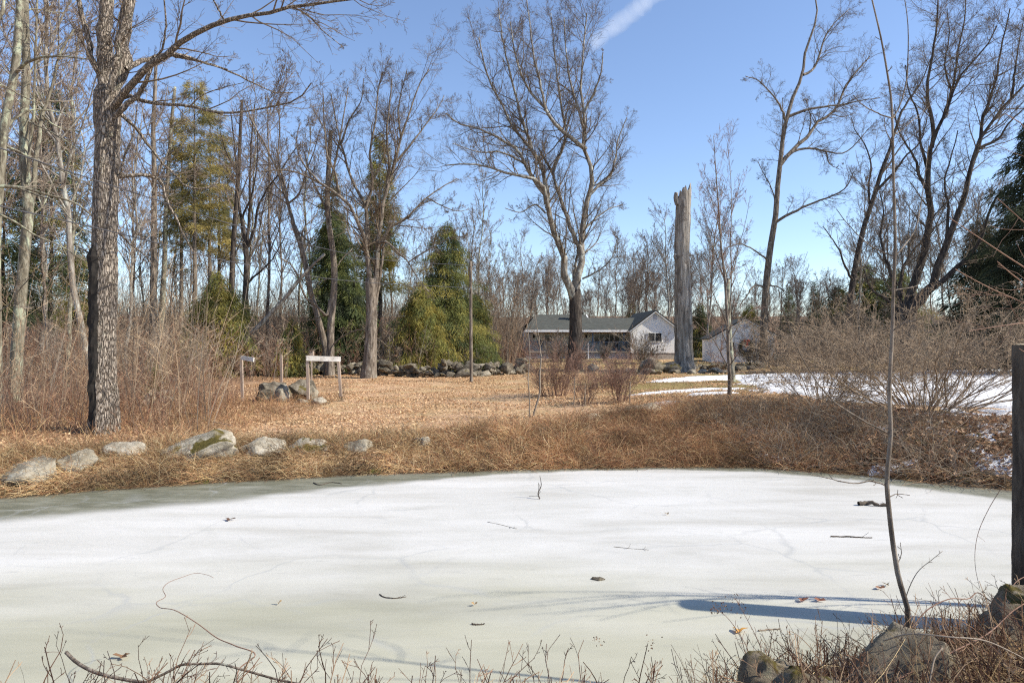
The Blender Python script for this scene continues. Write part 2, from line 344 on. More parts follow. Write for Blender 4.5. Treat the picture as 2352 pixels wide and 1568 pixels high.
# snow lying in patches on the lawn and the right bank
sxx = np.arange(2.5, 44, .11); syy = np.arange(9.5, 46, .11)
SX, SY = np.meshgrid(sxx, syy)
def ell(cx, cy, rx, ry, a=0.):
    c, s = math.cos(a), math.sin(a); dx = SX-cx; dy = SY-cy
    return 1-np.sqrt(((dx*c+dy*s)/rx)**2+((-dx*s+dy*c)/ry)**2)
left = np.interp(SY, [14.5,16.2,17.6,19,21,23,26,30,34,38,42], [30,12.6,10.6,9.4,8.6,8.2,8.8,10.0,11.6,14,30])
field = np.where((SY > 14.5) & (SY < 42), np.clip((SX-left)*.45, -1, 1), -1)
mask = np.maximum.reduce([field, ell(10.2, 31.4, 4.4, 1.3, .32), ell(7.6, 29.4, 1.8, .45, .15), ell(6.2, 23.9, 2.4, .30, .18), ell(6.6, 22.3, 1.0, .30, .2), ell(4.55, 19.6, .62, .42, .2), ell(3.9,18.9,.35,.2,0)])
nz = fbm(SX*.8, SY*.8, 81)+.6*fbm(SX*2.6, SY*2.6, 82)-.75
main = mask+nz*.7+.06
bank = np.maximum.reduce([ell(9.6, 11.7, 1.5, .5, -.25), ell(10.6, 13.6, 1.4, 1.5), ell(8.6, 12.1, .5, .25), ell(7.3, 12.75, .5, .22), ell(5.3, 13.9, .5, .25), ell(5.9, 15.5, .5, .35), ell(6.9, 16.8, .9, .25), ell(11.4, 15.2, 2.0, 1.3), ell(7.9, 14.3, .4, .4), ell(10.0, 12.6, .7, .5)])
tfs = SY-ys(SX)
bank = np.maximum.reduce([bank, ell(11.8, 15.4, 1.6, 1.0), ell(11.0, 13.7, .9, 1.2), ell(9.5, 12.0, 1.0, .4, -.2), ell(8.7, 11.95, .9, .25, -.2)])
bank = np.minimum(bank*.8+(fbm(SX*2.2, SY*2.2, 85)-.50)*2.6, .16)
msk = np.maximum(main, bank); msk = np.where(tfs < .02, np.minimum(msk, tfs*3-.1), msk)
SZ = hgt(SX, SY)+np.clip(msk, -.5, .35)*.22-.012+(fbm(SX*1.3, SY*1.3, 88)-.5)*.02
keep = (msk > -.12)
idx = np.arange(SX.size).reshape(SX.shape)
kq = keep[:-1, :-1] | keep[1:, :-1] | keep[:-1, 1:] | keep[1:, 1:]
q = np.stack([idx[:-1, :-1], idx[:-1, 1:], idx[1:, 1:], idx[1:, :-1]], -1)[kq]
used = np.unique(q); rem = np.zeros(SX.size, int); rem[used] = np.arange(len(used))
ms, t, b = newmat('old_snow'); n = noise(t, coords(t), 9, 6, .7)
t.links.new(ramp(t, n, [(.25, (.56,.57,.59)), (.6, (.70,.70,.71))]), b.inputs['Base Color']); bump(t, b, n, .5, .04)
sn = MB().add(np.stack([SX, SY, SZ], -1).reshape(-1, 3)[used], rem[q]).build('snow', ms, smooth=True); tag(sn, kind='structure')

# ------------------------------------------------------------------ trees drawn limb by limb, twigs grown on them
def limb3(px, d, o0=0., o1=0., K=14, wig=0.0):
    n = len(px); s = np.linspace(0, 1, n)
    return resample([P(u, v, d+o0+(o1-o0)*a) for (u, v), a in zip(px, s)], K, wig)
def drawn_tree(name, label, d, trunk, tw, limbs, mat, twigmat, cat='tree', levels=3, dens=1.3, rmin=.005, lf=(.45,.5,.55), lmax=(3.8,1.9,1.0), n=(8,7,5), up=(.06,.05,.04), ridge=0, sides=14, flare=.45, ang=(30,62), wig=.13, limb_name='limb', trunk_twigs=None, trunk_mat=None, sink=.3, K0=26):
    """trunk: list of (u,v); tw: width at foot and top; limbs: (points, w0, w1, depth0, depth1)"""
    b0 = P(*trunk[0], d); root = empty(name, (b0[0], d, hz(b0[0], d)), 0, label, cat)
    tp = limb3(trunk, d, 0, 0, K0); zb = hz(b0[0], d)
    if sink: tp[0, 2] = min(tp[0, 2], zb)-sink
    sc = d/F/2
    tr = np.linspace(tw[0], tw[1], K0)*sc
    hh = np.maximum(tp[:, 2]-zb, 0); tr = tr*(1+flare*np.exp(-hh/(1.5*tr[0]+.05)))
    mb = MB(); tubes(mb, tp[None], tr[None], sides, cap=True)
    if ridge:
        v = mb.v[0].reshape(K0, sides, 3); c = tp[:, None, :]
        k = np.arange(K0)[:, None]; th = np.arange(sides)[None]
        mb.v[0] = (c+(v-c)*(1+ridge*(rng.random((1, sides))-.5)*2+ridge*.7*(rng.random((K0, sides))-.5)*2)[..., None]).reshape(-1, 3)
    local(mb, root).build('trunk', trunk_mat or mat, root, smooth=not ridge)
    alls = [(tp[None], tr[None])]; lens = []
    for lb in limbs:
        px, w0, w1, o0, o1 = lb[:5]
        lp = limb3(px, d, o0, o1, 16); lr = (w1*.9+(w0*.9-w1*.9)*(1-np.linspace(0, 1, 16))**1.35)*sc
        lp[1:-1] += rng.normal(size=(14, 3))*lr[1:-1, None]*.28
        m2 = MB(); tubes(m2, lp[None], lr[None], 8); local(m2, root).build(limb_name, mat, root, smooth=True)
        alls.append((lp[None], lr[None]))
    tm = MB(); cur = []
    for j, (pp, rr) in enumerate(alls):
        ln = np.linalg.norm(np.diff(pp[0], axis=0), axis=1).sum()
        if j == 0:
            if not trunk_twigs: continue
            q_, r_ = spawn(pp, rr, int(trunk_twigs[0]), trunk_twigs[1], 1., ang, trunk_twigs[2], lmax[0], 7, wig, up[0], .4, rmin)
        else:
            q_, r_ = spawn(pp, rr, max(3, int(ln*dens)), .12, 1., ang, lf[0], lmax[0], 7, wig, up[0], .5, rmin)
        cur.append((q_, r_))
    if cur:
        Q = np.concatenate([c[0] for c in cur]); RR = np.concatenate([c[1] for c in cur]); tubes(tm, Q, RR, 4)
        for k in range(1, levels):
            Q, RR = spawn(Q, RR, n[k-1], .12, 1., ang, lf[min(k, 2)], lmax[min(k, 2)], 5 if k < 2 else 4, wig, up[min(k, 2)], .6, rmin)
            tubes(tm, Q, RR, 3)
        local(tm, root).build('crown', twigmat, root)
    return root

# the large shaggy tree at the left
T = drawn_tree('shagbark_tree', 'thick tall tree with shaggy peeling bark and black left side, nearest the left shore', 15.2,
  [(238,1000),(240,930),(236,850),(236,760),(240,650),(240,560),(242,480),(245,400),(247,330),(250,270),(252,225)], (56,50), [
  ([(240,310),(239,220),(239,140),(241,60),(238,-30),(236,-130)], 42, 30, 0, -.2),
  ([(252,320),(263,240),(272,180),(279,140),(290,60),(297,-10),(304,-140)], 38, 28, .1, .5),
  ([(252,210),(262,150),(276,90),(290,20),(300,-60)], 18, 13, -.3, -.6),
  ([(232,175),(219,150),(200,80),(180,0),(165,-80)], 17, 10, -.1, -.4),
  ([(262,246),(290,212),(312,184),(352,146),(410,105),(461,70),(516,51),(586,35),(664,16),(781,2),(860,-10)], 19, 5, -.2, -2.2),
  ([(258,285),(268,262),(281,250),(312,223),(338,186),(350,140),(354,132)], 15, 9, -.3, -.6),
  ([(290,160),(320,143),(352,132),(414,125),(469,145),(523,160)], 15, 4, 0, 1.2),
  ([(352,132),(390,129),(450,140),(516,160),(578,188),(625,211),(672,213)], 9, 3, .4, 2),
  ([(280,226),(297,219),(336,234),(391,240),(437,244),(480,254),(527,259),(578,254),(625,244),(672,234),(699,215),(715,191)], 11, 3, 0, -1.6),
  ([(276,262),(298,282),(320,305),(348,344),(375,375),(400,398),(418,422),(453,434),(488,426),(505,408)], 10, 3, .1, 1.4),
  ([(262,407),(300,404),(336,402),(363,410),(383,461),(410,512),(430,555),(443,578)], 12, 4, 0, .9),
  ([(270,408),(277,398),(283,370),(289,352),(305,312),(314,260),(315,240)], 7, 3, .1, -.5),
  ([(262,530),(275,536),(298,560),(324,578),(352,609)], 8, 3, 0, .8),
  ([(352,146),(372,110),(382,60),(377,0),(382,-60)], 6, 3, -.5, -1.2),
  ([(516,51),(505,30),(490,0),(470,-40)], 5, 3, -1.1, -1.6),
  ([(664,16),(700,30),(740,70),(790,110)], 4, 1.5, -1.5, -2.2),
  ([(437,244),(455,225),(500,205),(560,190)], 4, 1.5, -.8, -1.3),
  ([(215,585),(190,573),(168,562)], 5, 2, -.1, -.4),
  ], M_shag, M_twig, dens=2.6, rmin=.0028, lf=(.40,.46,.5), lmax=(2.3,1.1,.55), n=(8,6,3), ridge=.075, sides=30, flare=.3, K0=70)
bm_ = MB()                                        # black hollow below the burl, with the trunk's shadow side painted in
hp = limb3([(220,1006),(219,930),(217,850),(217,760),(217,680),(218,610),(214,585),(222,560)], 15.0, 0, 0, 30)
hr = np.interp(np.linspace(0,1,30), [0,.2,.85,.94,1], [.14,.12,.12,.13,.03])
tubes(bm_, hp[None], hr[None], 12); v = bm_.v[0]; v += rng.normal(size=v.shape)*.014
local(bm_, T).build('hollow_shade', M_black, T, smooth=False)

# lichen-covered trees left of it
drawn_tree('lichen_tree', 'pale lichen-covered trunk leaning at the left edge, left of the forked lichen tree', 21.5,
  [(-6,930),(-8,760),(-8,520),(2,390),(8,312),(20,234),(35,156),(43,59),(47,0),(52,-120)], (22,15), [
  ([(36,168),(55,150),(78,137),(117,129),(160,131),(207,137)], 9, 3, 0, -1),
  ([(10,300),(45,264),(85,252),(120,255),(155,262)], 8, 3, 0, 1),
  ([(4,330),(35,345),(90,372),(150,395),(215,430)], 7, 2, 0, .5),
  ([(45,30),(80,22),(120,28),(150,30)], 5, 2, 0, 1)], M_lich, M_twigpale, dens=1.5, rmin=.004, lmax=(2.2,1.1,.6))
drawn_tree('lichen_tree', 'forked lichen-covered pale trunk standing left of the big shaggy tree', 22.5,
  [(34,925),(36,849),(42,770),(47,692),(54,610),(60,540),(66,490),(62,440),(57,390),(55,330),(56,273),(60,156),(58,39),(56,-100)], (27,13), [
  ([(66,500),(76,440),(82,370),(92,300),(98,266),(120,195),(133,145),(150,100),(172,66)], 15, 5, .1, 1),
  ([(62,420),(70,330),(78,240),(80,140),(84,60),(86,-80)], 8, 4, -.1, -.6),
  ([(66,280),(110,300),(160,330),(210,372)], 5, 2, 0, -1.2),
  ([(70,500),(100,470),(120,420),(130,400)], 5, 2, 0, 1),
  ([(98,266),(120,285),(170,300),(215,285)], 5, 2, .4, 1.4),
  ([(60,180),(90,140),(140,125),(190,118)], 5, 2, 0, 1)], M_lich, M_twigpale, dens=1.4, rmin=.004, lmax=(2.2,1.1,.6))
drawn_tree('leaning_tree', 'bare tree past the left edge reaching long low limbs in front of the lichen trees', 17.5,
  [(-95,985),(-95,800),(-85,600),(-75,420),(-70,200),(-70,-60)], (34,24), [
  ([(-80,470),(-40,440),(0,427),(41,431),(82,439),(126,453),(171,465),(212,496)], 13, 4, 0, .6),
  ([(-80,560),(-30,480),(0,492),(34,509),(75,537),(137,564),(195,600)], 9, 3, .2, 1.2),
  ([(41,431),(82,447),(126,463),(165,505),(205,540)], 6, 2, .3, -.3),
  ([(-75,300),(-30,220),(0,195),(40,215),(90,240)], 9, 3, 0, 1),
  ([(-72,150),(-20,60),(0,40),(12,-20)], 14, 8, 0, .5),
  ([(-85,700),(-30,720),(15,705),(45,665),(80,625)], 6, 2, -.5, -1)], M_lich, M_twigpale, dens=1.3, rmin=.0035, lmax=(1.9,.9,.5))

# tall straight trunks of the left wood
drawn_tree('tall_tree', 'tall straight dark trunk, left of the pair between the shaggy tree and the pines', 41,
  [(350,800),(352,700),(353,600),(354,480),(354,380),(352,290),(356,210),(358,150)], (17,7), [
  ([(353,420),(372,380),(392,330),(400,270)],5,2,0,2),([(353,330),(335,290),(325,240)],4,2,0,-1),([(353,300),(375,250),(385,200)],4,2,0,1)], M_grey, M_twigfar, dens=1.1, rmin=.007, trunk_twigs=(16,.5,.22))
drawn_tree('tall_tree', 'thinner lichened trunk, right of the pair between the shaggy tree and the pines', 43,
  [(369,770),(373,690),(378,600),(380,520),(384,430),(389,350),(394,280),(402,200)], (13,6), [
  ([(381,500),(410,470),(440,430),(455,400)],4,2,0,-1.5),([(389,350),(410,310),(420,250)],4,2,0,1)], M_lich, M_twigfar, dens=1.1, rmin=.007, trunk_twigs=(16,.45,.22))
drawn_tree('forked_tree', 'dark bare tree forking into many upright stems right of the olive pines', 40,
  [(563,790),(563,700),(565,640),(566,589),(560,540),(556,500)], (15,9), [
  ([(566,589),(569,540),(574,478),(574,402),(578,320),(585,240)],10,3,0,.5),
  ([(567,570),(585,520),(592,480),(609,440),(640,400),(665,360),(690,330)],8,2.5,0,-1.5),
  ([(568,600),(590,560),(600,500),(612,450),(622,400)],6,2,.2,1.5),
  ([(556,505),(549,472),(545,400),(538,330),(530,260)],8,3,0,.8),
  ([(570,650),(590,630),(615,608),(640,570),(660,530)],6,2,0,-.8),
  ([(557,500),(580,440),(590,380),(592,300)],6,2,0,-1)], M_dark, M_twigfar, dens=1.4, rmin=.007, n=(6,5,3))
drawn_tree('tall_tree', 'dark crooked trunk standing between the olive pines and the forked tree', 43,
  [(524,800),(528,720),(533,640),(536,560),(542,480),(548,400),(552,300),(556,230)], (15,6), [
  ([(534,600),(548,566),(556,548)],6,3,0,0),([(542,480),(560,430),(585,380),(610,350)],5,2,0,1.4),([(548,400),(520,350),(505,300)],5,2,0,-1)], M_dark, M_twigfar, dens=1.2, rmin=.007, trunk_twigs=(14,.5,.2))
# twin-stemmed tree behind the timber frame
drawn_tree('leaning_tree', 'slanting twin of the bare tree behind the timber frame, forked high up', 38,
  [(752,848),(748,803),(738,760),(726,715),(712,665),(702,610),(690,560),(676,520)], (15,11), [
  ([(676,522),(664,480),(652,440),(640,400),(612,340),(580,280),(560,230)],10,3,0,1.5),
  ([(680,528),(712,560),(722,580)],6,3,0,-.4),
  ([(664,480),(655,430),(640,370),(642,300),(640,230)],7,2.5,0,-1),
  ([(690,560),(700,520),(722,500),(735,470)],5,2,0,1),
  ([(660,470),(690,440),(700,400),(720,350),(735,300)],6,2,0,-1.2)], M_grey, M_twig, dens=1.5, rmin=.005, n=(7,5,3))
drawn_tree('bare_tree', 'upright half of the twin bare tree close behind the white-boarded timber frame', 37.5,
  [(758,856),(759,800),(760,740),(766,680),(768,620),(762,560),(756,520),(752,450),(755,380),(760,300)], (18,9), [
  ([(758,690),(750,725),(735,712),(718,695),(700,680),(690,650),(670,610),(640,590)],9,3,0,-1.6),
  ([(760,500),(745,470),(730,440),(712,400),(700,350)],8,3,0,1.2),
  ([(756,430),(768,380),(780,320),(790,260),(800,200)],7,2.5,0,1),
  ([(757,400),(750,340),(745,280),(742,215)],7,2.5,0,-1),
  ([(768,620),(790,590),(810,570)],4,2,0,1),
  ([(766,790),(790,770),(830,757),(850,760)],4,2,0,-1)], M_grey, M_twig, dens=1.6, rmin=.005, n=(7,5,4))
# big forked maple left of the utility pole
drawn_tree('maple_tree', 'large bare maple forking into fanned limbs at the stone wall, left of the pole', 36,
  [(846,866),(850,820),(852,770),(853,720),(852,680),(850,640)], (30,22), [
  ([(850,650),(845,600),(841,560),(829,524),(812,485),(780,450),(737,422),(700,402),(650,390),(600,395)],14,3,0,-2),
  ([(841,570),(842,520),(838,470),(818,430),(800,387),(784,329),(770,270),(760,215)],11,3,0,1.5),
  ([(855,690),(866,622),(870,544),(886,446),(909,372),(921,317),(944,251),(965,190),(985,160)],15,3,0,1),
  ([(886,446),(893,380),(888,310),(895,240),(900,180)],9,3,.5,-.8),
  ([(838,480),(855,420),(850,350),(862,280),(870,200),(880,165)],9,3,0,-1.2),
  ([(909,372),(945,330),(975,290),(1005,250),(1020,220)],7,2,.7,1.8),
  ([(921,317),(915,260),(925,200),(935,160)],6,2,.9,0),
  ([(870,560),(900,520),(937,497),(960,475),(980,454),(1022,426),(1050,410)],9,2.5,.3,2.5),
  ([(980,454),(1010,470),(1054,485),(1080,480)],4,1.5,1.5,2.5),
  ([(868,560),(886,555),(909,575),(937,602),(960,640),(985,670)],7,2,0,-1.5),
  ([(784,329),(800,280),(830,230),(835,180)],6,2,.9,.2),
  ([(780,450),(770,400),(750,350),(745,300),(720,250)],7,2,-1,-1.6),
  ([(937,602),(990,570),(1040,545),(1070,543)],4,1.5,-1,-2),
  ([(862,700),(872,640),(880,580),(882,540)],10,6,.4,1),
  ([(737,422),(700,380),(680,330),(690,280)],5,2,-1.4,-2.2)], M_grey, M_twig, dens=2.3, rmin=.0042, n=(12,8,5), lmax=(3.8,1.8,.9), up=(.09,.07,.05))

# the large central tree by the house
drawn_tree('maple_tree', 'huge bare tree with pale forking limbs in front of the house porch', 45,
  [(1318,850),(1320,800),(1322,765),(1322,720),(1321,690),(1320,665)], (31,27), [
  ([(1318,690),(1311,660),(1300,638),(1292,594),(1273,532),(1257,477),(1250,440),(1241,415),(1218,408),(1179,402),(1132,387),(1081,376),(1023,380)],22,3,0,-3),
  ([(1255,470),(1248,440),(1222,407),(1206,376),(1187,344),(1152,321),(1101,297),(1050,282),(1025,260)],13,3,-.3,-1),
  ([(1257,478),(1256,434),(1245,387),(1222,344),(1200,318),(1179,294),(1152,239),(1128,196),(1110,140),(1100,85)],12,3,-.3,1),
  ([(1222,344),(1212,310),(1198,270),(1180,200),(1165,140),(1150,60),(1145,20)],9,3,.2,1.6),
  ([(1322,690),(1328,650),(1334,610),(1339,563),(1343,485),(1353,446),(1361,403),(1351,360),(1336,329),(1342,294),(1343,255),(1333,204),(1336,165),(1342,90),(1348,30)],20,3,.1,.6),
  ([(1337,585),(1325,555),(1312,528),(1296,477),(1277,426),(1269,395),(1252,370),(1238,340)],14,5,.1,.8),
  ([(1269,395),(1285,360),(1300,310),(1290,250),(1280,180),(1272,100),(1265,30)],9,2.5,.8,2),
  ([(1347,344),(1308,313),(1290,300),(1273,286),(1253,251),(1222,216),(1198,173),(1180,100),(1172,50)],12,3,.2,-1.5),
  ([(1253,251),(1240,190),(1225,120),(1215,40),(1210,0)],7,2.5,-.8,-1.6),
  ([(1343,300),(1325,240),(1310,190),(1300,120),(1296,40)],8,2.5,.3,1.6),
  ([(1352,450),(1378,423),(1396,410),(1412,370),(1420,320),(1440,270)],8,2.5,.2,1.5),
  ([(1343,255),(1365,210),(1380,170),(1385,120)],7,2.5,.4,-1),
  ([(1340,530),(1370,500),(1400,480),(1430,470)],6,2,.1,2),
  ([(1338,640),(1360,630),(1400,600),(1420,540)],5,2,0,-1.5),
  ([(1253,490),(1230,470),(1195,488),(1160,478)],5,2,-.2,-1.2),
  ([(1206,376),(1150,350),(1105,350),(1040,330)],6,2,-.5,-2.4),
  ([(1314,690),(1318,640),(1325,590),(1330,566)],10,6,.5,1.0)], M_pale, M_twig, dens=2.3, rmin=.0045, n=(12,8,5), lmax=(4.2,2.0,1.0), up=(.1,.07,.05), sides=16, trunk_mat=M_dark)
# lower part of that trunk is dark
# the broken snag
S = empty('dead_tree', tuple(on(1571, 42)), 0, 'tall broken dead tree trunk without bark or branches, right of the white house', 'dead tree')
sp = limb3([(1571,850),(1571,820),(1570,760),(1569,700),(1567,620),(1567,560),(1569,500),(1571,450)], 42, 0, 0, 60); sp[0, 2] -= .4
sr = np.interp(np.linspace(0,1,60), [0,.05,.15,.4,.6,.63,.9,1], [31,23,20.5,20,18,17.5,17.5,17])*42/F
NS = 32
mb = MB(); tubes(mb, sp[None], sr[None]*.98, NS, cap=False)
v = mb.v[0].reshape(60, NS, 3); c = sp[:, None]
rid = 1+.02*np.sin(np.arange(NS)*1.3+1)[None]+.04*(rng.random((1, NS))-.5)+.035*(rng.random((60, NS))-.5)
rid = rid*(1+.16*(fbm(np.arange(NS)[None]*.35+np.zeros((60,1)), np.arange(60)[:, None]*.22+np.zeros((1,NS)), 41)-.47))
v = c+(v-c)*rid[..., None]
top = v[-1].copy(); v[-1, :, 2] += .45*rng.random(NS)+.35*(np.cos(np.arange(NS)/NS*2*np.pi+2)); v[-3:-1, :, 2] += .12*rng.normal(size=(2, NS))
mb.v[0] = v.reshape(-1, 3)
k0 = mb.n; mb.add(np.array([sp[-1]-[0,0,.25]])); lastring = np.arange(59*NS, 60*NS)
mb.t.append(np.stack([lastring, np.roll(lastring, -1), np.full(NS, k0)], 1)); mb.tm.append(np.zeros(NS))
local(mb, S).build('trunk', M_snag, S, smooth=False)
for px, w0, w1 in (([(1578,590),(1586,586),(1594,588)],5,3), ([(1556,600),(1550,588),(1552,582)],9,6), ([(1556,470),(1552,452),(1554,442)],12,9), ([(1582,700),(1592,694)],4,3)):
    m2 = MB(); lp = limb3(px, 42, -.2, -.3, 8); tubes(m2, lp[None], np.linspace(w0, w1, 8)[None]*42/F/2, 8, cap=True); local(m2, S).build('branch_stub', M_snag, S, smooth=True)

# right-hand trees
drawn_tree('bare_tree', 'tall bare tree with wavy sideways limbs beside the right corner of the garage', 54,
  [(1756,838),(1754,770),(1757,700),(1760,653),(1768,580),(1774,540),(1780,508),(1786,430),(1792,375),(1799,312),(1807,273),(1823,219),(1842,176),(1850,117),(1866,74),(1877,31),(1872,-10)], (18.5,3), [
  ([(1780,512),(1800,500),(1827,484),(1881,461),(1910,450),(1944,430),(1960,395)],8,2.5,0,-2.5),
  ([(1792,379),(1805,360),(1827,340),(1858,309),(1877,281),(1909,262),(1928,230),(1944,195),(1971,160),(1999,129)],12,3,0,2),
  ([(1811,268),(1842,256),(1889,246),(1940,240),(1983,230),(2022,225)],8,2,0,-1.5),
  ([(1812,356),(1823,348),(1858,340),(1897,348),(1936,352),(1975,320),(1995,295)],7,2,.2,1.5),
  ([(1845,172),(1858,168),(1881,129),(1897,82),(1920,50),(1952,20)],7,2,0,1.5),
  ([(1805,280),(1795,250),(1764,207),(1740,184),(1713,176)],6,2,0,-1.5),
  ([(1790,400),(1796,330),(1798,270),(1797,225)],5,2,0,1),
  ([(1781,470),(1775,440),(1755,400),(1740,370)],4,1.8,0,1.5),
  ([(1766,600),(1740,580),(1700,560),(1665,570)],5,2,0,-2),
  ([(1760,660),(1735,655),(1715,680),(1700,700)],6,3,0,-1.5),
  ([(1765,655),(1790,660),(1800,668)],5,2,0,-1),
  ([(1858,309),(1862,270),(1850,230)],4,2,1,2),([(1897,348),(1905,375),(1930,390)],4,1.5,.6,1)], M_grey, M_twig, dens=2.4, rmin=.0045, n=(11,8,5), lmax=(3.4,1.8,1.0), wig=.18)
drawn_tree('leaning_tree', 'dark bare tree leaning right between the garage and the sapling', 52,
  [(1945,790),(1952,700),(1965,612),(1975,560),(1983,527),(1999,477),(2011,440),(2022,402),(2041,352)], (16,8), [
  ([(2041,352),(2057,297),(2073,254),(2095,220),(2112,195),(2140,130)],9,2.5,0,1),
  ([(2011,440),(2050,400),(2080,360),(2110,330),(2130,270)],8,2.5,0,-1.5),
  ([(1999,477),(1995,430),(2000,380),(1985,330),(1965,300),(1955,270)],7,2,0,1.5),
  ([(1960,650),(1940,610),(1925,570),(1905,540),(1890,520)],7,2,0,-1.5),
  ([(2022,402),(2040,380),(2075,330),(2110,300)],6,2,0,2)], M_dark, M_twig, dens=1.6, rmin=.0045, n=(9,6,4))
drawn_tree('oak_tree', 'massive dark many-stemmed tree spreading out behind the round shrub on the right', 38,
  [(2080,850),(2080,790),(2080,750),(2079,720),(2082,700)], (60,44), [
  ([(2075,720),(2095,660),(2120,586),(2131,508),(2131,440),(2131,391),(2147,305),(2166,273),(2186,215),(2213,164),(2264,109),(2290,60)],24,3,0,1),
  ([(2140,340),(2143,293),(2131,234),(2132,180),(2143,117),(2150,60),(2155,0),(2150,-60)],11,3,.4,-.6),
  ([(2166,273),(2190,190),(2200,120),(2215,50),(2220,-30)],8,2.5,.6,1.8),
  ([(2082,716),(2105,700),(2130,670),(2150,630),(2158,600),(2174,547),(2195,505),(2209,469),(2229,391),(2241,340),(2272,289),(2323,227),(2352,195),(2400,150)],24,4,-.3,-1.5),
  ([(2229,391),(2250,330),(2258,270),(2285,190),(2300,110),(2320,20)],10,3,-1,.5),
  ([(2241,340),(2290,320),(2320,280),(2365,240)],8,2.5,-1,-2),
  ([(2085,725),(2110,700),(2135,673),(2174,637),(2217,594),(2252,551),(2268,496),(2290,450)],20,5,-.6,-2.6),
  ([(2070,730),(2068,660),(2075,620),(2090,590),(2112,559),(2150,520),(2180,500)],14,3,.3,1.6),
  ([(2068,700),(2055,650),(2035,600),(2022,540),(2030,480),(2020,440)],12,3,.4,2),
  ([(2131,440),(2110,400),(2100,360),(2080,330),(2060,290),(2055,240)],9,2.5,.4,-.5),
  ([(2131,391),(2115,330),(2110,270),(2085,200),(2080,150)],8,2.5,.5,1.2),
  ([(2174,547),(2180,480),(2170,420),(2185,360),(2200,300)],8,2.5,-.8,-.2),
  ([(2186,215),(2170,150),(2180,90),(2175,20)],6,2,.8,1.6),
  ([(2323,227),(2330,170),(2340,100),(2352,40)],7,2,-1.2,0),
  ([(2066,720),(2040,690),(2000,660),(1985,620)],10,3,0,-1)], M_dark, M_twig, dens=2.5, rmin=.0042, n=(11,8,5), lmax=(3.4,1.6,.9), up=(.1,.07,.05))

# small vase-shaped tree on the bank and its neighbour
drawn_tree('young_tree', 'slender young tree with a vase of red twigs, before the garage on the bank', 21.5,
  [(1676,914),(1676,880),(1675,850),(1673,812),(1672,770),(1668,690),(1664,630),(1658,586),(1652,500),(1647,430),(1642,360),(1639,312)], (9,1.2), [
  ([(1675,846),(1665,830),(1650,800),(1635,775),(1620,760),(1605,745),(1595,735)],4,1.2,0,-.6),
  ([(1675,840),(1690,820),(1705,800),(1718,790)],3,1,0,-.8),
  ([(1673,800),(1662,770),(1650,745),(1630,715),(1615,690),(1605,655)],3.5,1,0,.7),
  ([(1673,790),(1690,760),(1705,735),(1722,715),(1745,700)],3.5,1,0,.6),
  ([(1673,770),(1680,740),(1690,700),(1705,660),(1720,620)],3.5,1,0,-.6),
  ([(1672,760),(1660,720),(1645,690),(1630,650),(1625,600)],3.5,1,0,-.9),
  ([(1672,740),(1678,690),(1680,640),(1678,547),(1680,480),(1677,390),(1670,330)],4.5,1.2,0,.5),
  ([(1666,650),(1650,600),(1635,560),(1620,500),(1605,450)],3,.9,0,.5),
  ([(1680,620),(1695,570),(1710,520),(1720,470)],3,.9,.2,-.4),
  ([(1655,540),(1640,480),(1625,430),(1612,395)],2.6,.8,0,-.5),
  ([(1678,500),(1692,450),(1705,400)],2.6,.8,.3,.6),
  ([(1674,855),(1658,850),(1645,838),(1638,815)],2.6,.9,0,-1)], M_grey, M_twigred, dens=5, rmin=.0028, lf=(.42,.5,.5), lmax=(1.1,.6,.3), n=(5,4,3), ang=(22,50), up=(.12,.08,.05), sides=10, trunk_twigs=(34,.35,.16))
drawn_tree('young_tree', 'lichened trunk standing right behind the slender young tree on the bank', 28,
  [(1682,892),(1681,850),(1678,800),(1674,740),(1672,690),(1673,640)], (13,8), [([(1673,650),(1660,600),(1640,560)],4,1.5,0,.8),([(1673,650),(1690,600),(1700,540)],4,1.5,0,-.5)], M_lich, M_twig, dens=2.5, rmin=.004, lmax=(1.5,.8,.4))
# two pale whips on the lawn edge
drawn_tree('sapling', 'pale whip-thin sapling with a Y fork on the bank left of the red shrubs', 17.6,
  [(1222,964),(1232,930),(1239,906),(1240,860),(1243,822)], (5,3.5), [
  ([(1243,822),(1241,800),(1239,781),(1233,750),(1229,722)],3,1.4,0,.3),([(1243,822),(1263,798),(1279,773),(1283,752)],2.6,1.2,0,-.3)], M_twigpale, M_twigpale, cat='sapling', levels=1, dens=1, lmax=(.3,.2,.1), rmin=.003, flare=.1, sides=7)
drawn_tree('sapling', 'straight pale whip-thin sapling just left of the Y-forked one on the bank', 17.5,
  [(1216,962),(1216,910),(1213,871),(1217,816),(1215,780),(1211,743)], (3.6,1.4), [
  ([(1213,871),(1200,858),(1184,845)],2,1,0,-.2)], M_twigpale, M_twigpale, cat='sapling', levels=1, dens=1, lmax=(.3,.2,.1), rmin=.003, flare=.1, sides=7)

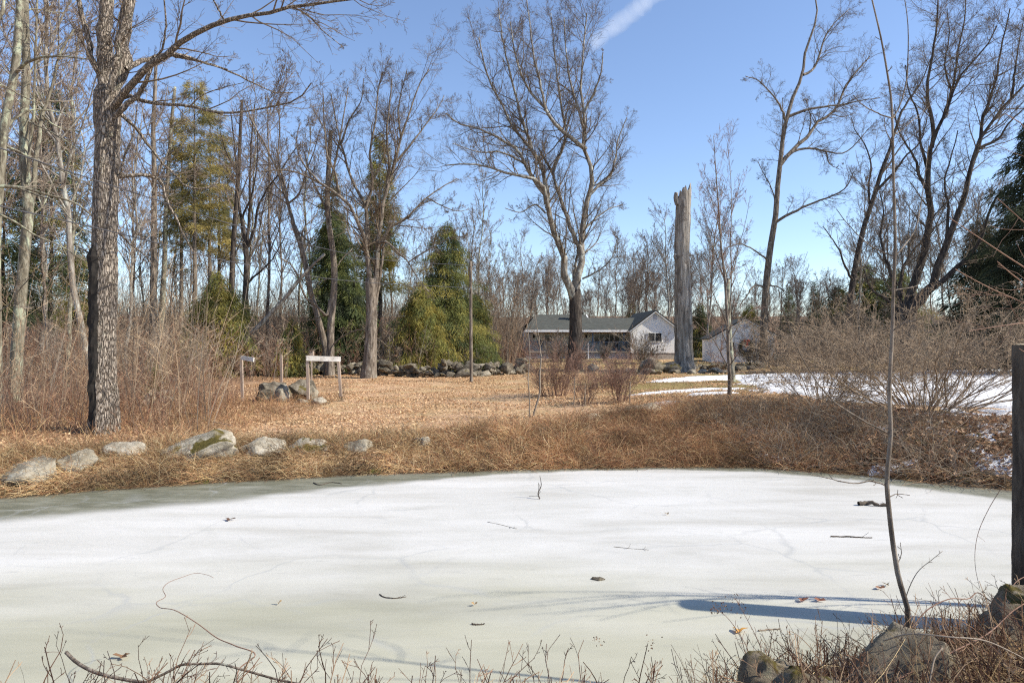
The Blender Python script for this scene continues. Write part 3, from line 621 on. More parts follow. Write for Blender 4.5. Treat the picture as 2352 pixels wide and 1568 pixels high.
# the near sapling
drawn_tree('sapling', 'tall slim leafless sapling rising from the near bank on the right, close to the camera', 4.6,
  [(2090,1425),(2084,1395),(2074,1360),(2065,1330),(2056,1280),(2050,1240),(2042,1170),(2037,1110),(2041,1050),(2046,1000),(2044,940),(2043,900),(2046,830),(2050,750),(2053,640),(2056,560),(2055,500),(2052,400),(2050,290),(2046,220),(2040,180),(2024,90),(2003,0),(1985,-80),(1962,-170),(1945,-250)], (12,1.6), [
  ([(2039,994),(2020,984),(1998,974),(1960,950),(1920,927),(1896,902),(1877,880),(1858,848),(1842,821),(1829,795),(1819,770),(1808,740),(1799,712),(1792,690),(1788,665)],5,1.8,0,-.2),
  ([(2051,272),(2060,254),(2069,238),(2078,205),(2083,176),(2086,120),(2086,78),(2079,0),(2070,-60),(2066,-140)],4,1.5,0,.15),
  ([(2049,272),(2020,262),(1995,250),(1975,236),(1960,219)],4,2,0,-.2),
  ([(2053,588),(2010,572),(1975,543),(1945,512),(1921,480)],4,2,0,.25),
  ([(2054,758),(2075,742),(2105,735),(2127,725)],4,2,0,-.15),
  ([(2056,667),(2080,662),(2108,655),(2118,640),(2122,624)],4,2,0,.2),
  ([(2059,586),(2080,560),(2096,539),(2108,510),(2112,488),(2122,420),(2133,332)],4,2,0,.3),
  ([(2033,1114),(2015,1108),(1998,1104),(1970,1110),(1940,1107),(1900,1097),(1862,1089)],4.5,2,0,-.2),
  ([(2040,1142),(2060,1134),(2090,1137)],3,1.6,0,.1),
  ([(2054,310),(2080,290),(2110,265),(2140,240)],3,1.6,0,.3),
  ([(2050,330),(2035,300),(2030,265)],3,1.6,0,-.1),
  ([(2060,1300),(2070,1270),(2068,1245)],3,1.5,0,.1)], M_grey, M_twig, cat='sapling', levels=1, dens=7, lmax=(.05,.05,.05), rmin=.0022, flare=.15, sides=12, ang=(50,80), trunk_twigs=(30,.1,.05), sink=.25, K0=60)
# red twigs of a shrub leaning in from the right
sh = empty('red_twigged_shrub', tuple(on(2560, 6.0)), 0, 'shrub with red-brown twigs leaning in from the right edge above the cut trunk', 'shrub')
mb = MB(); QQ = []
for px, w0 in (([(2560,1420),(2500,900),(2430,740),(2352,696),(2272,661),(2194,618)],9), ([(2540,1420),(2480,880),(2400,650),(2330,600),(2270,560),(2180,500)],8), ([(2540,1420),(2470,760),(2400,560),(2340,500),(2290,455)],8), ([(2560,1420),(2480,700),(2420,420),(2352,290),(2310,262)],7), ([(2560,1420),(2500,860),(2420,760),(2352,742),(2290,750),(2225,760)],6), ([(2550,1420),(2480,800),(2420,690),(2352,652),(2290,600)],6), ([(2560,1430),(2500,960),(2430,860),(2340,800)],5)):
    pp = limb3(px, 6.0, .3, -.5, 18)[None]; rr = np.linspace(w0, 1.6, 18)[None]*6/F/2
    tubes(mb, pp, rr, 6); QQ.append((pp, rr))
local(mb, sh).build('stem', M_twigred, sh, smooth=True)
Q, RR = spawn(np.concatenate([a for a, _ in QQ]), np.concatenate([a for _, a in QQ]), 8, .4, .98, (25,50), .2, .5, 6, .12, .05, .7, .0018)
mb = MB(); tubes(mb, Q, RR, 4); local(mb, sh).build('twigs', M_twigred, sh)

# ------------------------------------------------------------------ bare wood trees by kind, copied
def bare_proto(seed, h, spread, lean, nb=26, mat=M_grey, tm=M_twigfar, n=(9,7,5), r=.12, t0=.35, rmin=.0055):
    global rng
    keep_ = rng; rng = np.random.default_rng(seed)
    root = empty('bare_tree')
    K = 14; z = np.linspace(-.3, h, K)
    p = np.stack([np.cumsum(rng.normal(size=K)*.09*h/18)+lean*z, np.cumsum(rng.normal(size=K)*.09*h/18), z], -1)[None]; p[0, 0, :2] = 0
    rr = np.linspace(r, .03, K)[None]; mb = MB(); tubes(mb, p, rr, 9)
    Q1, R1 = spawn(p, rr, nb, t0, .98, (25,52), spread, 7, 9, .11, .11, .55, .02, tl=.6); tubes(mb, Q1, R1, 6)
    mb.build('trunk', mat, root, smooth=True)
    tb = MB(); Q, RR = Q1, R1
    for k, nn in enumerate(n):
        Q, RR = spawn(Q, RR, nn, .2, 1., (25,55), (.42,.45,.5)[k], (2.6,1.3,.7)[k], (6,5,4)[k], .13, .07, .6, rmin); tubes(tb, Q, RR, 3)
    tb.build('crown', tm, root); rng = keep_; return root
M_far = bark('far_bark', (.07,.055,.043), (.20,.16,.13), (.34,.29,.24), 5, .25, (.38,.38,.34), .58, .6)
protos = [bare_proto(101, 18, .34, .0, 30), bare_proto(102, 16, .42, .02, 30, mat=M_pale), bare_proto(103, 19, .28, -.02, 28, mat=M_lich), bare_proto(104, 13, .5, .03, 26), bare_proto(105, 11, .55, -.02, 24, mat=M_far), bare_proto(106, 17, .36, .01, 26, mat=M_far)]
used_p = [False]*len(protos)
def put_bare(k, u, d, s, label, group, rz=None, sz=None):
    if used_p[k]: o = copy_tree(protos[k])
    else: o = protos[k]; used_p[k] = True
    o.location = tuple(on(u, d)); o.rotation_euler = (random.gauss(0, .075), random.gauss(0, .075), random.random()*6.28 if rz is None else rz)
    o.scale = (s, s, s*(sz or 1)); tag(o, label, 'tree', group); return o
def scatter_bare(n, us, ds, hs_, ks, label, group):
    for i in range(n):
        u = us[0]+(us[1]-us[0])*(i+.15+.7*random.random())/n
        put_bare(random.choice(ks), u, random.uniform(*ds), random.uniform(*hs_), label, group)
scatter_bare(12, (-120, 340), (28, 58), (.6, 1.25), [0,1,2,5], 'slim bare grey tree in the wood behind the lichen-covered trunks', 'bare trees of the wood behind the lichen trees')
scatter_bare(14, (300, 730), (44, 80), (.6, 1.2), [0,1,2,5], 'slim bare grey tree in the wood behind the olive pines and the forked tree', 'bare trees of the wood behind the pines')
scatter_bare(13, (720, 1130), (54, 90), (.55, 1.05), [0,1,2,3], 'bare grey tree behind the evergreens that stand at the stone wall', 'bare trees behind the evergreens')
for u, d, s, k, lab in ((1088, 56, .80, 2, 'bare tree with fine upright twigs just right of the tall green evergreen top'),(1130, 68, .72, 3, 'twiggy bare tree between the utility pole and the house roof'),(1208, 75, .78, 3, 'wavy bare tree behind the left end of the porch roof'),(1255, 80, .85, 3, 'bare tree behind the roof chimney, left of the huge tree'),(1545, 74, .95, 1, 'wide bare tree behind the broken dead trunk, left side'),(1625, 62, .92, 1, 'wide bare tree between the broken dead trunk and the garage roof')):
    put_bare(k, u, d, s, lab, None)
scatter_bare(40, (1120, 1480), (80, 135), (.55, 1.1), [3,4,1], 'bare brown tree of the distant wood behind the white house roof', 'bare trees of the wood behind the house')
scatter_bare(24, (1440, 1640), (78, 130), (.5, 1.05), [3,4,1], 'bare brown tree of the distant wood behind the broken dead trunk', 'bare trees of the wood behind the dead trunk')
scatter_bare(26, (1650, 1960), (72, 125), (.4, .8), [3,4], 'low bare tree of the distant wood right of the garage', 'bare trees of the wood right of the garage')
scatter_bare(20, (1960, 2460), (50, 85), (.75, 1.05), [1,3,5], 'bare tree in the shaded wood behind the massive many-stemmed tree', 'bare trees of the right wood')
for k, p_ in enumerate(protos):
    if not used_p[k]:
        for ch in list(p_.children): bpy.data.objects.remove(ch)
        bpy.data.objects.remove(p_)

# ------------------------------------------------------------------ evergreens
def sprays(mb, p, d, L, Wd, col):
    n = len(p); d = norm(d); rv = rng.normal(size=(n, 3)); s = norm(np.cross(d, rv)); up = np.cross(s, d)
    a = p; m = p+d*L[:, None]*.45; e = p+d*L[:, None]
    V = np.stack([a, m+s*Wd[:, None]/2-up*Wd[:, None]*.15, e, m-s*Wd[:, None]/2-up*Wd[:, None]*.15], 1)
    i = np.arange(n*4).reshape(n, 4); mb.add(V.reshape(-1, 3), i, col=np.repeat(col, 4, 0))
def conifer(h, w_, nb, ns, cols, seed, droop=.10, z0=.04, pw=.8, L=.30, W_=.07, tmin=.12, trunk_r=.15, mat=M_dark, upb=.1, name='evergreen_tree'):
    global rng
    keep_ = rng; rng = np.random.default_rng(seed)
    root = empty(name); K = 8; z = np.linspace(-.2, h, K)
    p = np.stack([rng.normal(size=K)*.03, rng.normal(size=K)*.03, z], -1)[None]; mb = MB(); tubes(mb, p, np.linspace(trunk_r, .015, K)[None], 9)
    zz = h*(z0+(1-z0)*np.sort(rng.random(nb))); az = rng.random(nb)*2*np.pi
    ln = w_*np.maximum((1-zz/h), .02)**pw*(.45+.65*rng.random(nb))*(1+.25*np.sin(az*3+zz*1.3))
    d0 = np.stack([np.cos(az), np.sin(az), np.full(nb, upb)], -1)
    Q = arcs(np.stack([np.zeros(nb), np.zeros(nb), zz], -1), d0, ln, 7, .05, np.array([0, 0, -droop]))
    tubes(mb, Q, np.maximum(.02*(ln/ln.max())[:, None]*np.linspace(1, .2, 7)[None], .006), 4)
    mb.build('trunk', mat, root, smooth=True)
    fb = MB(); i = np.repeat(np.arange(nb), np.maximum((1.9*ns*ln/ln.max()).astype(int), 8)); t_ = tmin+(1-tmin)*rng.random(len(i))**.8
    f = t_*6; k = np.minimum(f.astype(int), 5); a = (f-k)[:, None]
    pos = Q[i, k]*(1-a)+Q[i, k+1]*a; tn_ = norm(Q[i, k+1]-Q[i, k]); pos = pos+rng.normal(size=pos.shape)*np.array([.06,.06,.13])
    side = norm(np.cross(tn_, [0, 0, 1.]))*np.where(rng.random(len(i)) < .5, -1, 1)[:, None]
    off = rng.random(len(i))*ln[i]*.34*(1.15-t_)
    pos = pos+side*off[:, None]+np.stack([np.zeros(len(i)), np.zeros(len(i)), -off*.35-rng.random(len(i))*.08], -1)
    dr = norm(tn_*.7+side*.55+np.array([0, 0, -droop*5-.1])+rng.normal(size=(len(i), 3))*.3)
    cl = np.asarray(cols)[rng.integers(0, len(cols), nb)][i]*(.75+.5*rng.random((len(i), 1)))
    sprays(fb, pos, dr, 1.0*L*(.6+.8*rng.random(len(i))), .52*W_*(.6+.8*rng.random(len(i))), cl)
    fb.build('foliage', M_needle, root); rng = keep_; return root
GRN = [(.13,.16,.06),(.17,.185,.062),(.11,.14,.065)]; OLV = [(.31,.26,.068),(.36,.295,.075),(.26,.23,.065)]; DRK = [(.06,.075,.042),(.075,.085,.042),(.05,.062,.036)]; MIX = [(.23,.235,.072),(.29,.275,.08),(.18,.20,.072),(.35,.30,.085)]; PIN = [(.33,.27,.095),(.40,.32,.11),(.27,.235,.085)]
def place(o, u, d, label, rz=0., s=(1,1,1), cat='evergreen', group=None):
    o.location = tuple(on(u, d)); o.rotation_euler = (0, 0, rz); o.scale = s; return tag(o, label, cat, group)
e = conifer(9.6, 4.3, 480, 230, GRN+MIX, 201, .10, pw=.66, L=.24, W_=.055); place(e, 1028, 44, 'tall pointed green hemlock with drooping sprays just left of the utility pole')
e = conifer(5.4, 2.8, 300, 170, OLV+MIX, 202, .14, pw=.5, L=.24, W_=.055); place(e, 968, 41, 'bushy yellow-olive evergreen at the foot of the pointed hemlock, above the stone wall')
e = conifer(5.2, 2.4, 230, 100, MIX, 203, .12, pw=.6); place(e, 1092, 47, 'low green evergreen right of the utility pole')
e = conifer(9.8, 3.0, 380, 180, GRN+DRK[:1]+GRN, 204, .08, pw=.42, L=.25, W_=.06); place(e, 768, 43, 'dark green cedar directly behind the twin bare tree')
e = conifer(5.6, 2.4, 230, 110, GRN+DRK[:1], 205, .1, pw=.5); place(e, 812, 42, 'low dark evergreen between the twin bare tree and the forked maple')
e = conifer(17.0, 2.6, 280, 110, OLV+MIX, 206, .07, z0=.32, pw=.5, trunk_r=.2); place(e, 872, 50, 'tall olive-tinged cedar rising behind the crown of the forked maple')
e = conifer(14.5, 2.0, 210, 90, OLV+MIX, 216, .07, z0=.38, pw=.5, trunk_r=.18); place(e, 762, 51, 'narrow olive-tinged cedar behind the upright half of the twin tree')
pin = conifer(18.5, 2.9, 130, 130, PIN+[(.13,.13,.05)], 207, .05, z0=.46, pw=.35, L=.32, W_=.06, trunk_r=.2, mat=M_grey, name='pine_tree', tmin=.35)
place(pin, 447, 44, 'tallest olive-needled pine behind the shaggy tree', cat='pine')
for u, d, s, lab in ((418, 46, .9, 'olive-needled pine, leftmost of the row of four behind the shaggy tree'), (483, 47, .96, 'olive-needled pine just right of the tallest one in the row'), (504, 50, .88, 'olive-needled pine, rightmost of the row, beside the crooked dark trunk')):
    c_ = copy_tree(pin); place(c_, u, d, lab, random.random()*6, (s, s, s), 'pine')
e = conifer(5.6, 3.6, 240, 130, OLV+MIX, 208, .13, L=.28, pw=.6); place(e, 500, 37, 'low spreading olive hemlock under the pines, by the slanting dead trunk')
e = conifer(3.2, 1.6, 120, 60, OLV+MIX, 218, .13, L=.24); place(e, 672, 37, 'low olive evergreen bush behind the boulders, left of the twin bare tree')
e = conifer(15.5, 3.6, 230, 120, DRK+GRN+OLV[2:], 209, .06, z0=.35, pw=.5, L=.34); place(e, 118, 37, 'tall dark pine crown behind the forked lichen-covered trunk', cat='pine')
e = conifer(10.0, 3.0, 190, 80, DRK+GRN, 210, .06, z0=.3, pw=.5, L=.34); place(e, 8, 33, 'dark evergreen at the left edge behind the leaning lichen trunk')
e = conifer(8.0, 2.6, 150, 60, MIX+OLV, 220, .06, z0=.3, pw=.5, L=.3); place(e, 172, 44, 'faded green evergreen low between the lichen trunks and the shaggy tree')
e = conifer(1.15, .5, 90, 50, [(.13,.17,.03),(.16,.18,.04),(.2,.19,.06)], 211, .04, L=.13, W_=.02, trunk_r=.03); place(e, 356, 22.5, 'knee-high young green pine behind the small log pile', cat='pine')
e = conifer(12.6, 4.0, 420, 110, DRK+[(.03,.036,.02)], 212, .08, pw=.7, L=.36, W_=.09); place(e, 2372, 33, 'big dark spruce filling the right edge')
e = conifer(9.0, 3.6, 330, 100, DRK, 213, .08, pw=.7, L=.36, W_=.09); place(e, 2255, 40, 'dark spruce between the massive tree and the big spruce at the right edge')
e = conifer(7.2, 3.4, 260, 90, GRN+OLV[2:]+DRK, 214, .1, pw=.6, L=.36, W_=.09); place(e, 1985, 60, 'broad dark evergreen behind the leaning tree, left of the massive tree', 0, (1.45,1.3,1.15))
e = conifer(6.0, 2.8, 200, 80, GRN+OLV[2:], 215, .1, pw=.6, L=.36, W_=.09); place(e, 2065, 58, 'lower broad evergreen behind the base of the massive tree', 0, (1.5,1.3,1.25))
fir = conifer(7.8, 1.9, 170, 60, GRN+[(.06,.085,.05)], 217, .05, L=.34, W_=.08, name='fir_tree'); place(fir, 1870, 78, 'pointed blue-green fir on the skyline right of the garage', cat='fir')
c_ = copy_tree(fir); place(c_, 1812, 84, 'pointed fir on the skyline nearest the garage roof', 2, (.95,.95,.95), 'fir')
e = conifer(6.6, 2.4, 170, 70, GRN+OLV[2:], 219, .08, pw=.6, L=.36, W_=.09); place(e, 1925, 74, 'rounded evergreen right of the pointed skyline fir', 0, (1.5,1.3,1.1))
e = conifer(5.4, 2.2, 170, 70, GRN+OLV+OLV[2:], 221, .08, pw=.6, L=.36, W_=.09); place(e, 1722, 74, 'olive evergreen peeping over the right slope of the garage roof')
e = conifer(5.6, 1.8, 150, 70, DRK+OLV[2:], 222, .08, pw=.6, L=.36, W_=.09); place(e, 1608, 70, 'dark evergreen in the gap between the broken dead trunk and the garage')
e = conifer(6.2, 1.6, 140, 70, OLV+GRN, 223, .08, pw=.6, L=.36, W_=.09); place(e, 1452, 98, 'olive evergreen far behind the house roof')

# slanting dead trunk
st = drawn_tree('dead_tree', 'bare dead trunk slanting through the wood left of the twin bare tree', 37, [(508,842),(560,785),(614,728),(650,690),(690,640),(722,605),(746,583)], (13,6), [([(660,685),(690,690),(720,705)],3,1.5,0,-.5),([(640,700),(620,660),(615,630)],3,1.5,0,.5),([(690,640),(720,650),(750,640)],3,1.5,0,.6)], M_pale, M_twigpale, cat='dead tree', dens=1, levels=2, rmin=.006, flare=.1)

# ------------------------------------------------------------------ shrubs
def shrub(label, u, d, hgt_, wid, ns, n=(6,4), mat=M_twig, r=.012, rmin=.004, lean=(0,0), name='bare_shrub', arch=.0, K=9, upr=.12, ang=(22,50), basew=.12, group=None, lf=.45, wig=.14, t0=.2, sw=.09):
    b0 = on(u, d); root = empty(name, tuple(b0), 0, label, 'shrub', group)
    a = rng.random(ns)*2*np.pi; rad = np.sqrt(rng.random(ns)); sp_ = wid/2/hgt_*rad*1.25
    d0 = np.stack([np.cos(a)*sp_+lean[0], np.sin(a)*sp_+lean[1], np.ones(ns)], -1)
    p0 = np.stack([np.cos(a)*rad*wid*basew, np.sin(a)*rad*wid*basew, np.full(ns, -.08)], -1)
    L = hgt_*np.sqrt(1+sp_**2)*(.42+.68*rng.random(ns))
    Q = arcs(p0, d0, L, K, sw, np.array([0, 0, -arch])+np.zeros((ns, 3))); RR = np.maximum(r*(.6+.6*rng.random(ns))[:, None]*np.linspace(1, .3, K)[None], rmin)
    mb = MB(); tubes(mb, Q, RR, 5); mb.build('stems', mat, root, smooth=True)
    tb = MB()
    for k, nn in enumerate(n):
        Q, RR = spawn(Q, RR, nn, t0 if k == 0 else .15, 1., ang, lf, 1.2/(k+1)*max(1, hgt_/2), 5 if k == 0 else 4, wig, upr*.6, .6, rmin); tubes(tb, Q, RR, 3)
    tb.build('twigs', mat, root); return root
shrub('very wide rounded tan leafless shrub on the right bank, in front of the snow', 2120, 16.6, 2.75, 7.0, 74, (12,8,4), M_twigtan, .017, .003, arch=.06, basew=.13, ang=(30,90), lf=.40, wig=.28, t0=.38, sw=.14)
shrub('leafless tan shrub left of the very wide one, reaching towards the young tree', 1890, 19.5, 2.2, 4.4, 40, (10,7,4), M_twigtan, .013, .0034, arch=.04, basew=.14, ang=(25,75), wig=.24, t0=.42, sw=.13)
shrub('leafless tan shrub half hidden behind the cut trunk at the right edge', 2330, 31, 3.2, 5.6, 30, (8,6,3), M_twigtan, .014, .0038, arch=.03, basew=.1, ang=(25,65))
shrub('twiggy tan shrub on the snow field behind the very wide shrub', 2010, 29, 3.3, 6.5, 44, (8,6,3), M_twigtan, .014, .005, arch=.03, basew=.2, ang=(25,65))
shrub('hazy brown thicket shrub at the far edge of the snow below the massive tree', 2180, 33, 3.2, 7, 40, (8,6,3), M_twigtan, .015, .0055, arch=.03, basew=.25, ang=(25,65))
shrub('hazy brown shrub between the tall tree at the garage and the snow', 1850, 42, 3.8, 7, 60, (9,6,3), M_twig, .015, .0065, basew=.25, ang=(25,65))
shrub('dense upright red-brown shrub on the lawn in front of the porch', 1276, 24, 2.0, 1.5, 80, (8,5), M_twigred, .008, .0026, basew=.28)
shrub('small open red shrub behind the pale-tipped stake', 1344, 20.6, 1.25, 1.1, 20, (8,5), M_twigred, .009, .0026, basew=.12)
shrub('vase-shaped red shrub above the grey boulder on the bank', 1424, 20.4, 1.75, 1.35, 26, (9,6,2), M_twigred, .012, .0026, basew=.1)
shrub('red haze of a shrub at the edge of the lawn below the house wing', 1382, 27, 1.3, 1.9, 46, (8,5), M_twigred, .008, .0028, basew=.25)
shrub('small red shrub in front of the mossy wall boulders', 1452, 29, 1.5, 1.7, 40, (8,5), M_twigred, .008, .0028, basew=.25)
shrub('rounded tan shrub hiding the porch left of the huge trunk', 1288, 58, 2.3, 2.9, 50, (9,6), M_twigpale, .014, .009, basew=.2)
shrub('fan-shaped pale shrub against the siding of the gabled wing', 1480, 55, 2.4, 3.4, 50, (9,5), M_twigpale, .012, .0085, basew=.12)
shrub('narrow pale shrub in front of the porch windows', 1389, 60, 2.0, 1.1, 30, (7,5), M_twigpale, .012, .009, basew=.2)
shrub('brown shrub against the right wall of the garage', 1725, 54, 1.6, 2.4, 40, (8,5), M_twig, .012, .008, basew=.2)
shrub('brushy brown shrub between the utility pole and the porch', 1165, 58, 1.9, 3.6, 50, (8,6), M_twigred, .012, .009, basew=.3)
shrub('pale leafless brush under the yellow-olive evergreen', 1052, 43, 2.2, 2.4, 40, (8,6), M_twigpale, .01, .007, basew=.2)
shrub('pale leafless brush between the forked maple and the olive evergreen', 905, 40, 2.6, 2.2, 40, (8,6), M_twigpale, .01, .007, basew=.2)
shrub('wispy twig clump beside the right leg of the timber frame', 786, 23.4, .75, .5, 14, (5,), M_twig, .007, .003)

# ------------------------------------------------------------------ loose growth nobody could count
def stems_stuff(name, xy, Lr, cols, lean=.25, K=5, r=(.004,.002), kids=(0,), wig=.08, sag=-.01, sides=3, mat=None, bias=(0,0), rk=.6, kl=.4):
    n = len(xy); z = hgt(xy[:, 0], xy[:, 1]); p = np.stack([xy[:, 0], xy[:, 1], z-.04], -1)
    L = Lr[0]+(Lr[1]-Lr[0])*rng.random(n)**1.3
    d = np.stack([rng.normal(size=n)*lean+bias[0], rng.normal(size=n)*lean+bias[1], np.ones(n)], -1)
    Q = arcs(p, d, L, K, wig, np.array([0, 0, sag])); RR = (r[0]*(.6+.7*rng.random(n)))[:, None]*np.linspace(1, r[1]/r[0], K)[None]
    cl = np.asarray(cols)[rng.integers(0, len(cols), n)]*(.75+.5*rng.random((n, 1)))
    mb = MB(); tubes(mb, Q, RR, sides, col=cl); q_, r_, c_ = Q, RR, cl
    for k in kids:
        if not k: break
        q_, r_ = spawn(q_, r_, k, .25, 1., (22,55), kl, 1.1, 4, .12, .04, rk, r[1]*.8); c_ = np.repeat(c_, k, 0); tubes(mb, q_, r_, 3, col=c_)
    o = mb.build(name, mat or M_col); return tag(o, kind='stuff')
def area(n, fx, fy, keep=None, lim=.83):
    out = np.zeros((0, 2))
    while len(out) < n:
        x = fx[0]+(fx[1]-fx[0])*rng.random(n*2); y = fy[0]+(fy[1]-fy[0])*rng.random(n*2)
        k = (np.abs(x/y) < .83) if keep is None else (np.abs(x/y) < lim) & keep(x, y)
        out = np.concatenate([out, np.stack([x, y], -1)[k]])
    return out[:n]
RED = [(.22,.115,.075),(.29,.17,.105),(.34,.225,.15),(.26,.14,.09)]; GRY = [(.25,.195,.14),(.33,.265,.195),(.40,.335,.255),(.20,.15,.105)]; TAN = [(.42,.31,.20),(.50,.37,.23),(.36,.24,.145)]
o = stems_stuff('bramble_thicket', area(1250, (-15, -5.0), (14.6, 25), lambda x, y: (x < -7.7+.45*(fbm(x*.8, y*.8, 91)-.5)*4) & ((x/y < -.485) | ((y > 17) & (x/y < -.40)))), (.4, 1.7), RED+RED+TAN, .25, 6, (.006,.0026), (4,2), .08)
tag(o, 'red-brown bramble thicket around the foot of the big shaggy tree', 'bramble')
o = stems_stuff('sapling_thicket', area(240, (-16, -6), (15.5, 30), lambda x, y: (x/y < -.44)), (1.6, 5.5), TAN+GRY[:2], .10, 8, (.012,.003), (5,3), .05)
tag(o, 'thin grey whips growing up through the brambles at the left', 'thicket')
GRYD = [(.16,.12,.085),(.23,.18,.13),(.29,.24,.185),(.13,.095,.068),(.20,.14,.10)]
o = stems_stuff('understory', area(3600, (-36, 3), (27, 46), lambda x, y: (x < -3.2-(46-y)*.16) & ((y > 39) | (x/y < -.33)) & ~((x/y > -.44) & (y < 33))), (.9, 3.2), GRY+RED, .2, 7, (.011,.005), (5,3), .07)
tag(o, 'brown leafless undergrowth along the edge of the left wood', 'undergrowth')
o = stems_stuff('understory', area(7000, (-110, 110), (72, 150), lambda x, y: (np.abs(x/y) < .8)), (1.5, 6.5), GRYD, .16, 7, (.03,.011), (6,3), .07)
tag(o, 'leafless undergrowth of the distant wood', 'undergrowth')
o = stems_stuff('understory', area(6500, (-66, 3), (46, 90), lambda x, y: (x < 2-(80-y)*.05)), (2.0, 8.5), GRYD+GRY[:2]+TAN[2:], .13, 8, (.02,.007), (6,3), .07)
tag(o, 'leafless undergrowth deep in the left wood', 'undergrowth')
o = stems_stuff('understory', area(2200, (14, 60), (38, 76), lambda x, y: (x/y > .40) & ((y > 46) | (x/y > .5))), (1.2, 4.2), GRYD, .22, 7, (.014,.006), (5,3), .07)
tag(o, 'leafless undergrowth below the dark spruces at the right', 'undergrowth')
# bank brush and grass: thin ribbons
def ribbon_stuff(name, xy, Lr, wr, cols, lean, bias, sag, K=5, label='', cat='', wig=.1):
    n = len(xy); z = hgt(xy[:, 0], xy[:, 1]); p = np.stack([xy[:, 0], xy[:, 1], z-.02], -1)
    L = Lr[0]+(Lr[1]-Lr[0])*rng.random(n)**1.5
    cl_a = (vnoise(xy[:, 0]*2.2, xy[:, 1]*2.2, 95)-.5)*2; cl_b = (vnoise(xy[:, 0]*2.2, xy[:, 1]*2.2, 96)-.5)*2
    d = np.stack([rng.normal(size=n)*lean+cl_a*lean+bias[0], rng.normal(size=n)*lean+cl_b*lean+bias[1], np.ones(n)], -1)
    tone = .22+.75*vnoise(xy[:, 0]*1.3, xy[:, 1]*1.3, 97)+.5*vnoise(xy[:, 0]*4.1, xy[:, 1]*4.1, 98); L = L*(.55+.9*vnoise(xy[:, 0]*1.7, xy[:, 1]*1.7, 99))
    Q = arcs(p, d, L, K, wig, np.array([0, 0, -sag])); zz = hgt(Q[..., 0], Q[..., 1]); Q[..., 2] = np.maximum(Q[..., 2], np.maximum(zz, 0)+.008)
    W_ = (wr[0]+(wr[1]-wr[0])*rng.random(n))[:, None]*np.linspace(1, .35, K)[None]
    cl = np.asarray(cols)[rng.integers(0, len(cols), n)]*((.7+.5*rng.random((n, 1)))*tone[:, None])
    mb = MB(); ribbons(mb, Q, W_, cl); o = mb.build(name, M_leaf); return tag(o, label, cat, None, 'stuff')
STRAW = [(.62,.47,.26),(.52,.37,.19),(.44,.29,.14),(.68,.54,.33),(.36,.22,.11)]; BRN = [(.36,.19,.10),(.44,.255,.145),(.27,.135,.07),(.55,.36,.21),(.40,.205,.11)]
inb = lambda x, y: (y-ys(x) > -.03) & (y-ys(x) < 2.3)
ribbon_stuff('dry_grass', area(37000, (-12, 1.5), (10, 16), inb), (.12, .42), (.005,.011), STRAW+BRN[:2], .55, (0,-.45), .22, 5, 'matted straw-coloured grass hanging over the left shore', 'grass')
inb2 = lambda x, y: (y-ys(x) > -.05) & (y-ys(x) < WB(x)*.98) & (x > -1.5+.8*(fbm(y, x, 5)-.5)) & (rng.random(len(x)) < np.interp(x, [-1.5,.5,5.3,6.8,7.8,11], [.4,1,1,.6,.12,.05]))
ribbon_stuff('bank_brush', area(46000, (-1.8, 11), (11, 21), inb2), (.15, .62), (.005,.010), BRN+BRN+STRAW[:3], .8, (0,-.25), .17, 6, 'tangled brown dead brush covering the far bank', 'brush', .16)
ribbon_stuff('bank_brush', area(4200, (4.6, 10.5), (11, 20), lambda x, y: (y-ys(x) > 0) & (y-ys(x) < 4.5) & (rng.random(len(x)) < np.interp(x, [4.6,6,7.8,8.8], [.5,1,1,.15]))), (.4, 1.2), (.006,.010), GRY+GRY[1:], .8, (0,-.2), .12, 7, 'grey fallen twigs on the shaded part of the right bank', 'brush', .2)
ribbon_stuff('dry_grass', area(26000, (-8, 9), (14, 30), lambda x, y: (y-ys(x) > 1.6)), (.03, .10), (.008,.014), STRAW+BRN[:1], .9, (0,0), .1, 3, 'short dead lawn grass between the fallen leaves', 'grass')
ribbon_stuff('dry_grass', area(12000, (-15, -5.5), (12.5, 24), lambda x, y: (y-ys(x) > 1.2) & (x < -6)), (.15, .6), (.006,.012), BRN+STRAW[1:3], .6, (0,-.1), .12, 5, 'brown dead grass under the brambles at the left', 'grass')
# fallen leaves
def litter(name, xy, s, cols, label, lift=.012):
    n = len(xy); z = hgt(xy[:, 0], xy[:, 1])+lift+rng.random(n)*.02; c = np.stack([xy[:, 0], xy[:, 1], z], -1)
    a = rng.random(n)*6.28; L = s[0]+(s[1]-s[0])*rng.random(n); W_ = L*(.5+.3*rng.random(n))
    dx = np.stack([np.cos(a), np.sin(a), rng.normal(size=n)*.35], -1); dy = np.stack([-np.sin(a), np.cos(a), rng.normal(size=n)*.35], -1); up = np.zeros((n, 3)); up[:, 2] = L*.18*(rng.random(n)+.1)
    V = np.stack([c-dx*L[:, None]/2+up, c-dy*W_[:, None]/2, c+dx*L[:, None]/2+up, c+dy*W_[:, None]/2], 1)
    V[..., 2] += np.maximum(0, (z-.006)-V[..., 2].min(1))[:, None]
    i = np.arange(4*n).reshape(n, 4); cl = np.asarray(cols)[rng.integers(0, len(cols), n)]*(.65+.6*rng.random((n, 1)))
    mb = MB().add(V.reshape(-1, 3), t=np.concatenate([i[:, [0, 1, 3]], i[:, [1, 2, 3]]]), col=np.repeat(cl, 4, 0)); return tag(mb.build(name, M_leaf), label, 'leaves', None, 'stuff')
LV = [(.56,.365,.205),(.62,.42,.245),(.46,.275,.15),(.68,.49,.30),(.58,.39,.22),(.36,.20,.11)]
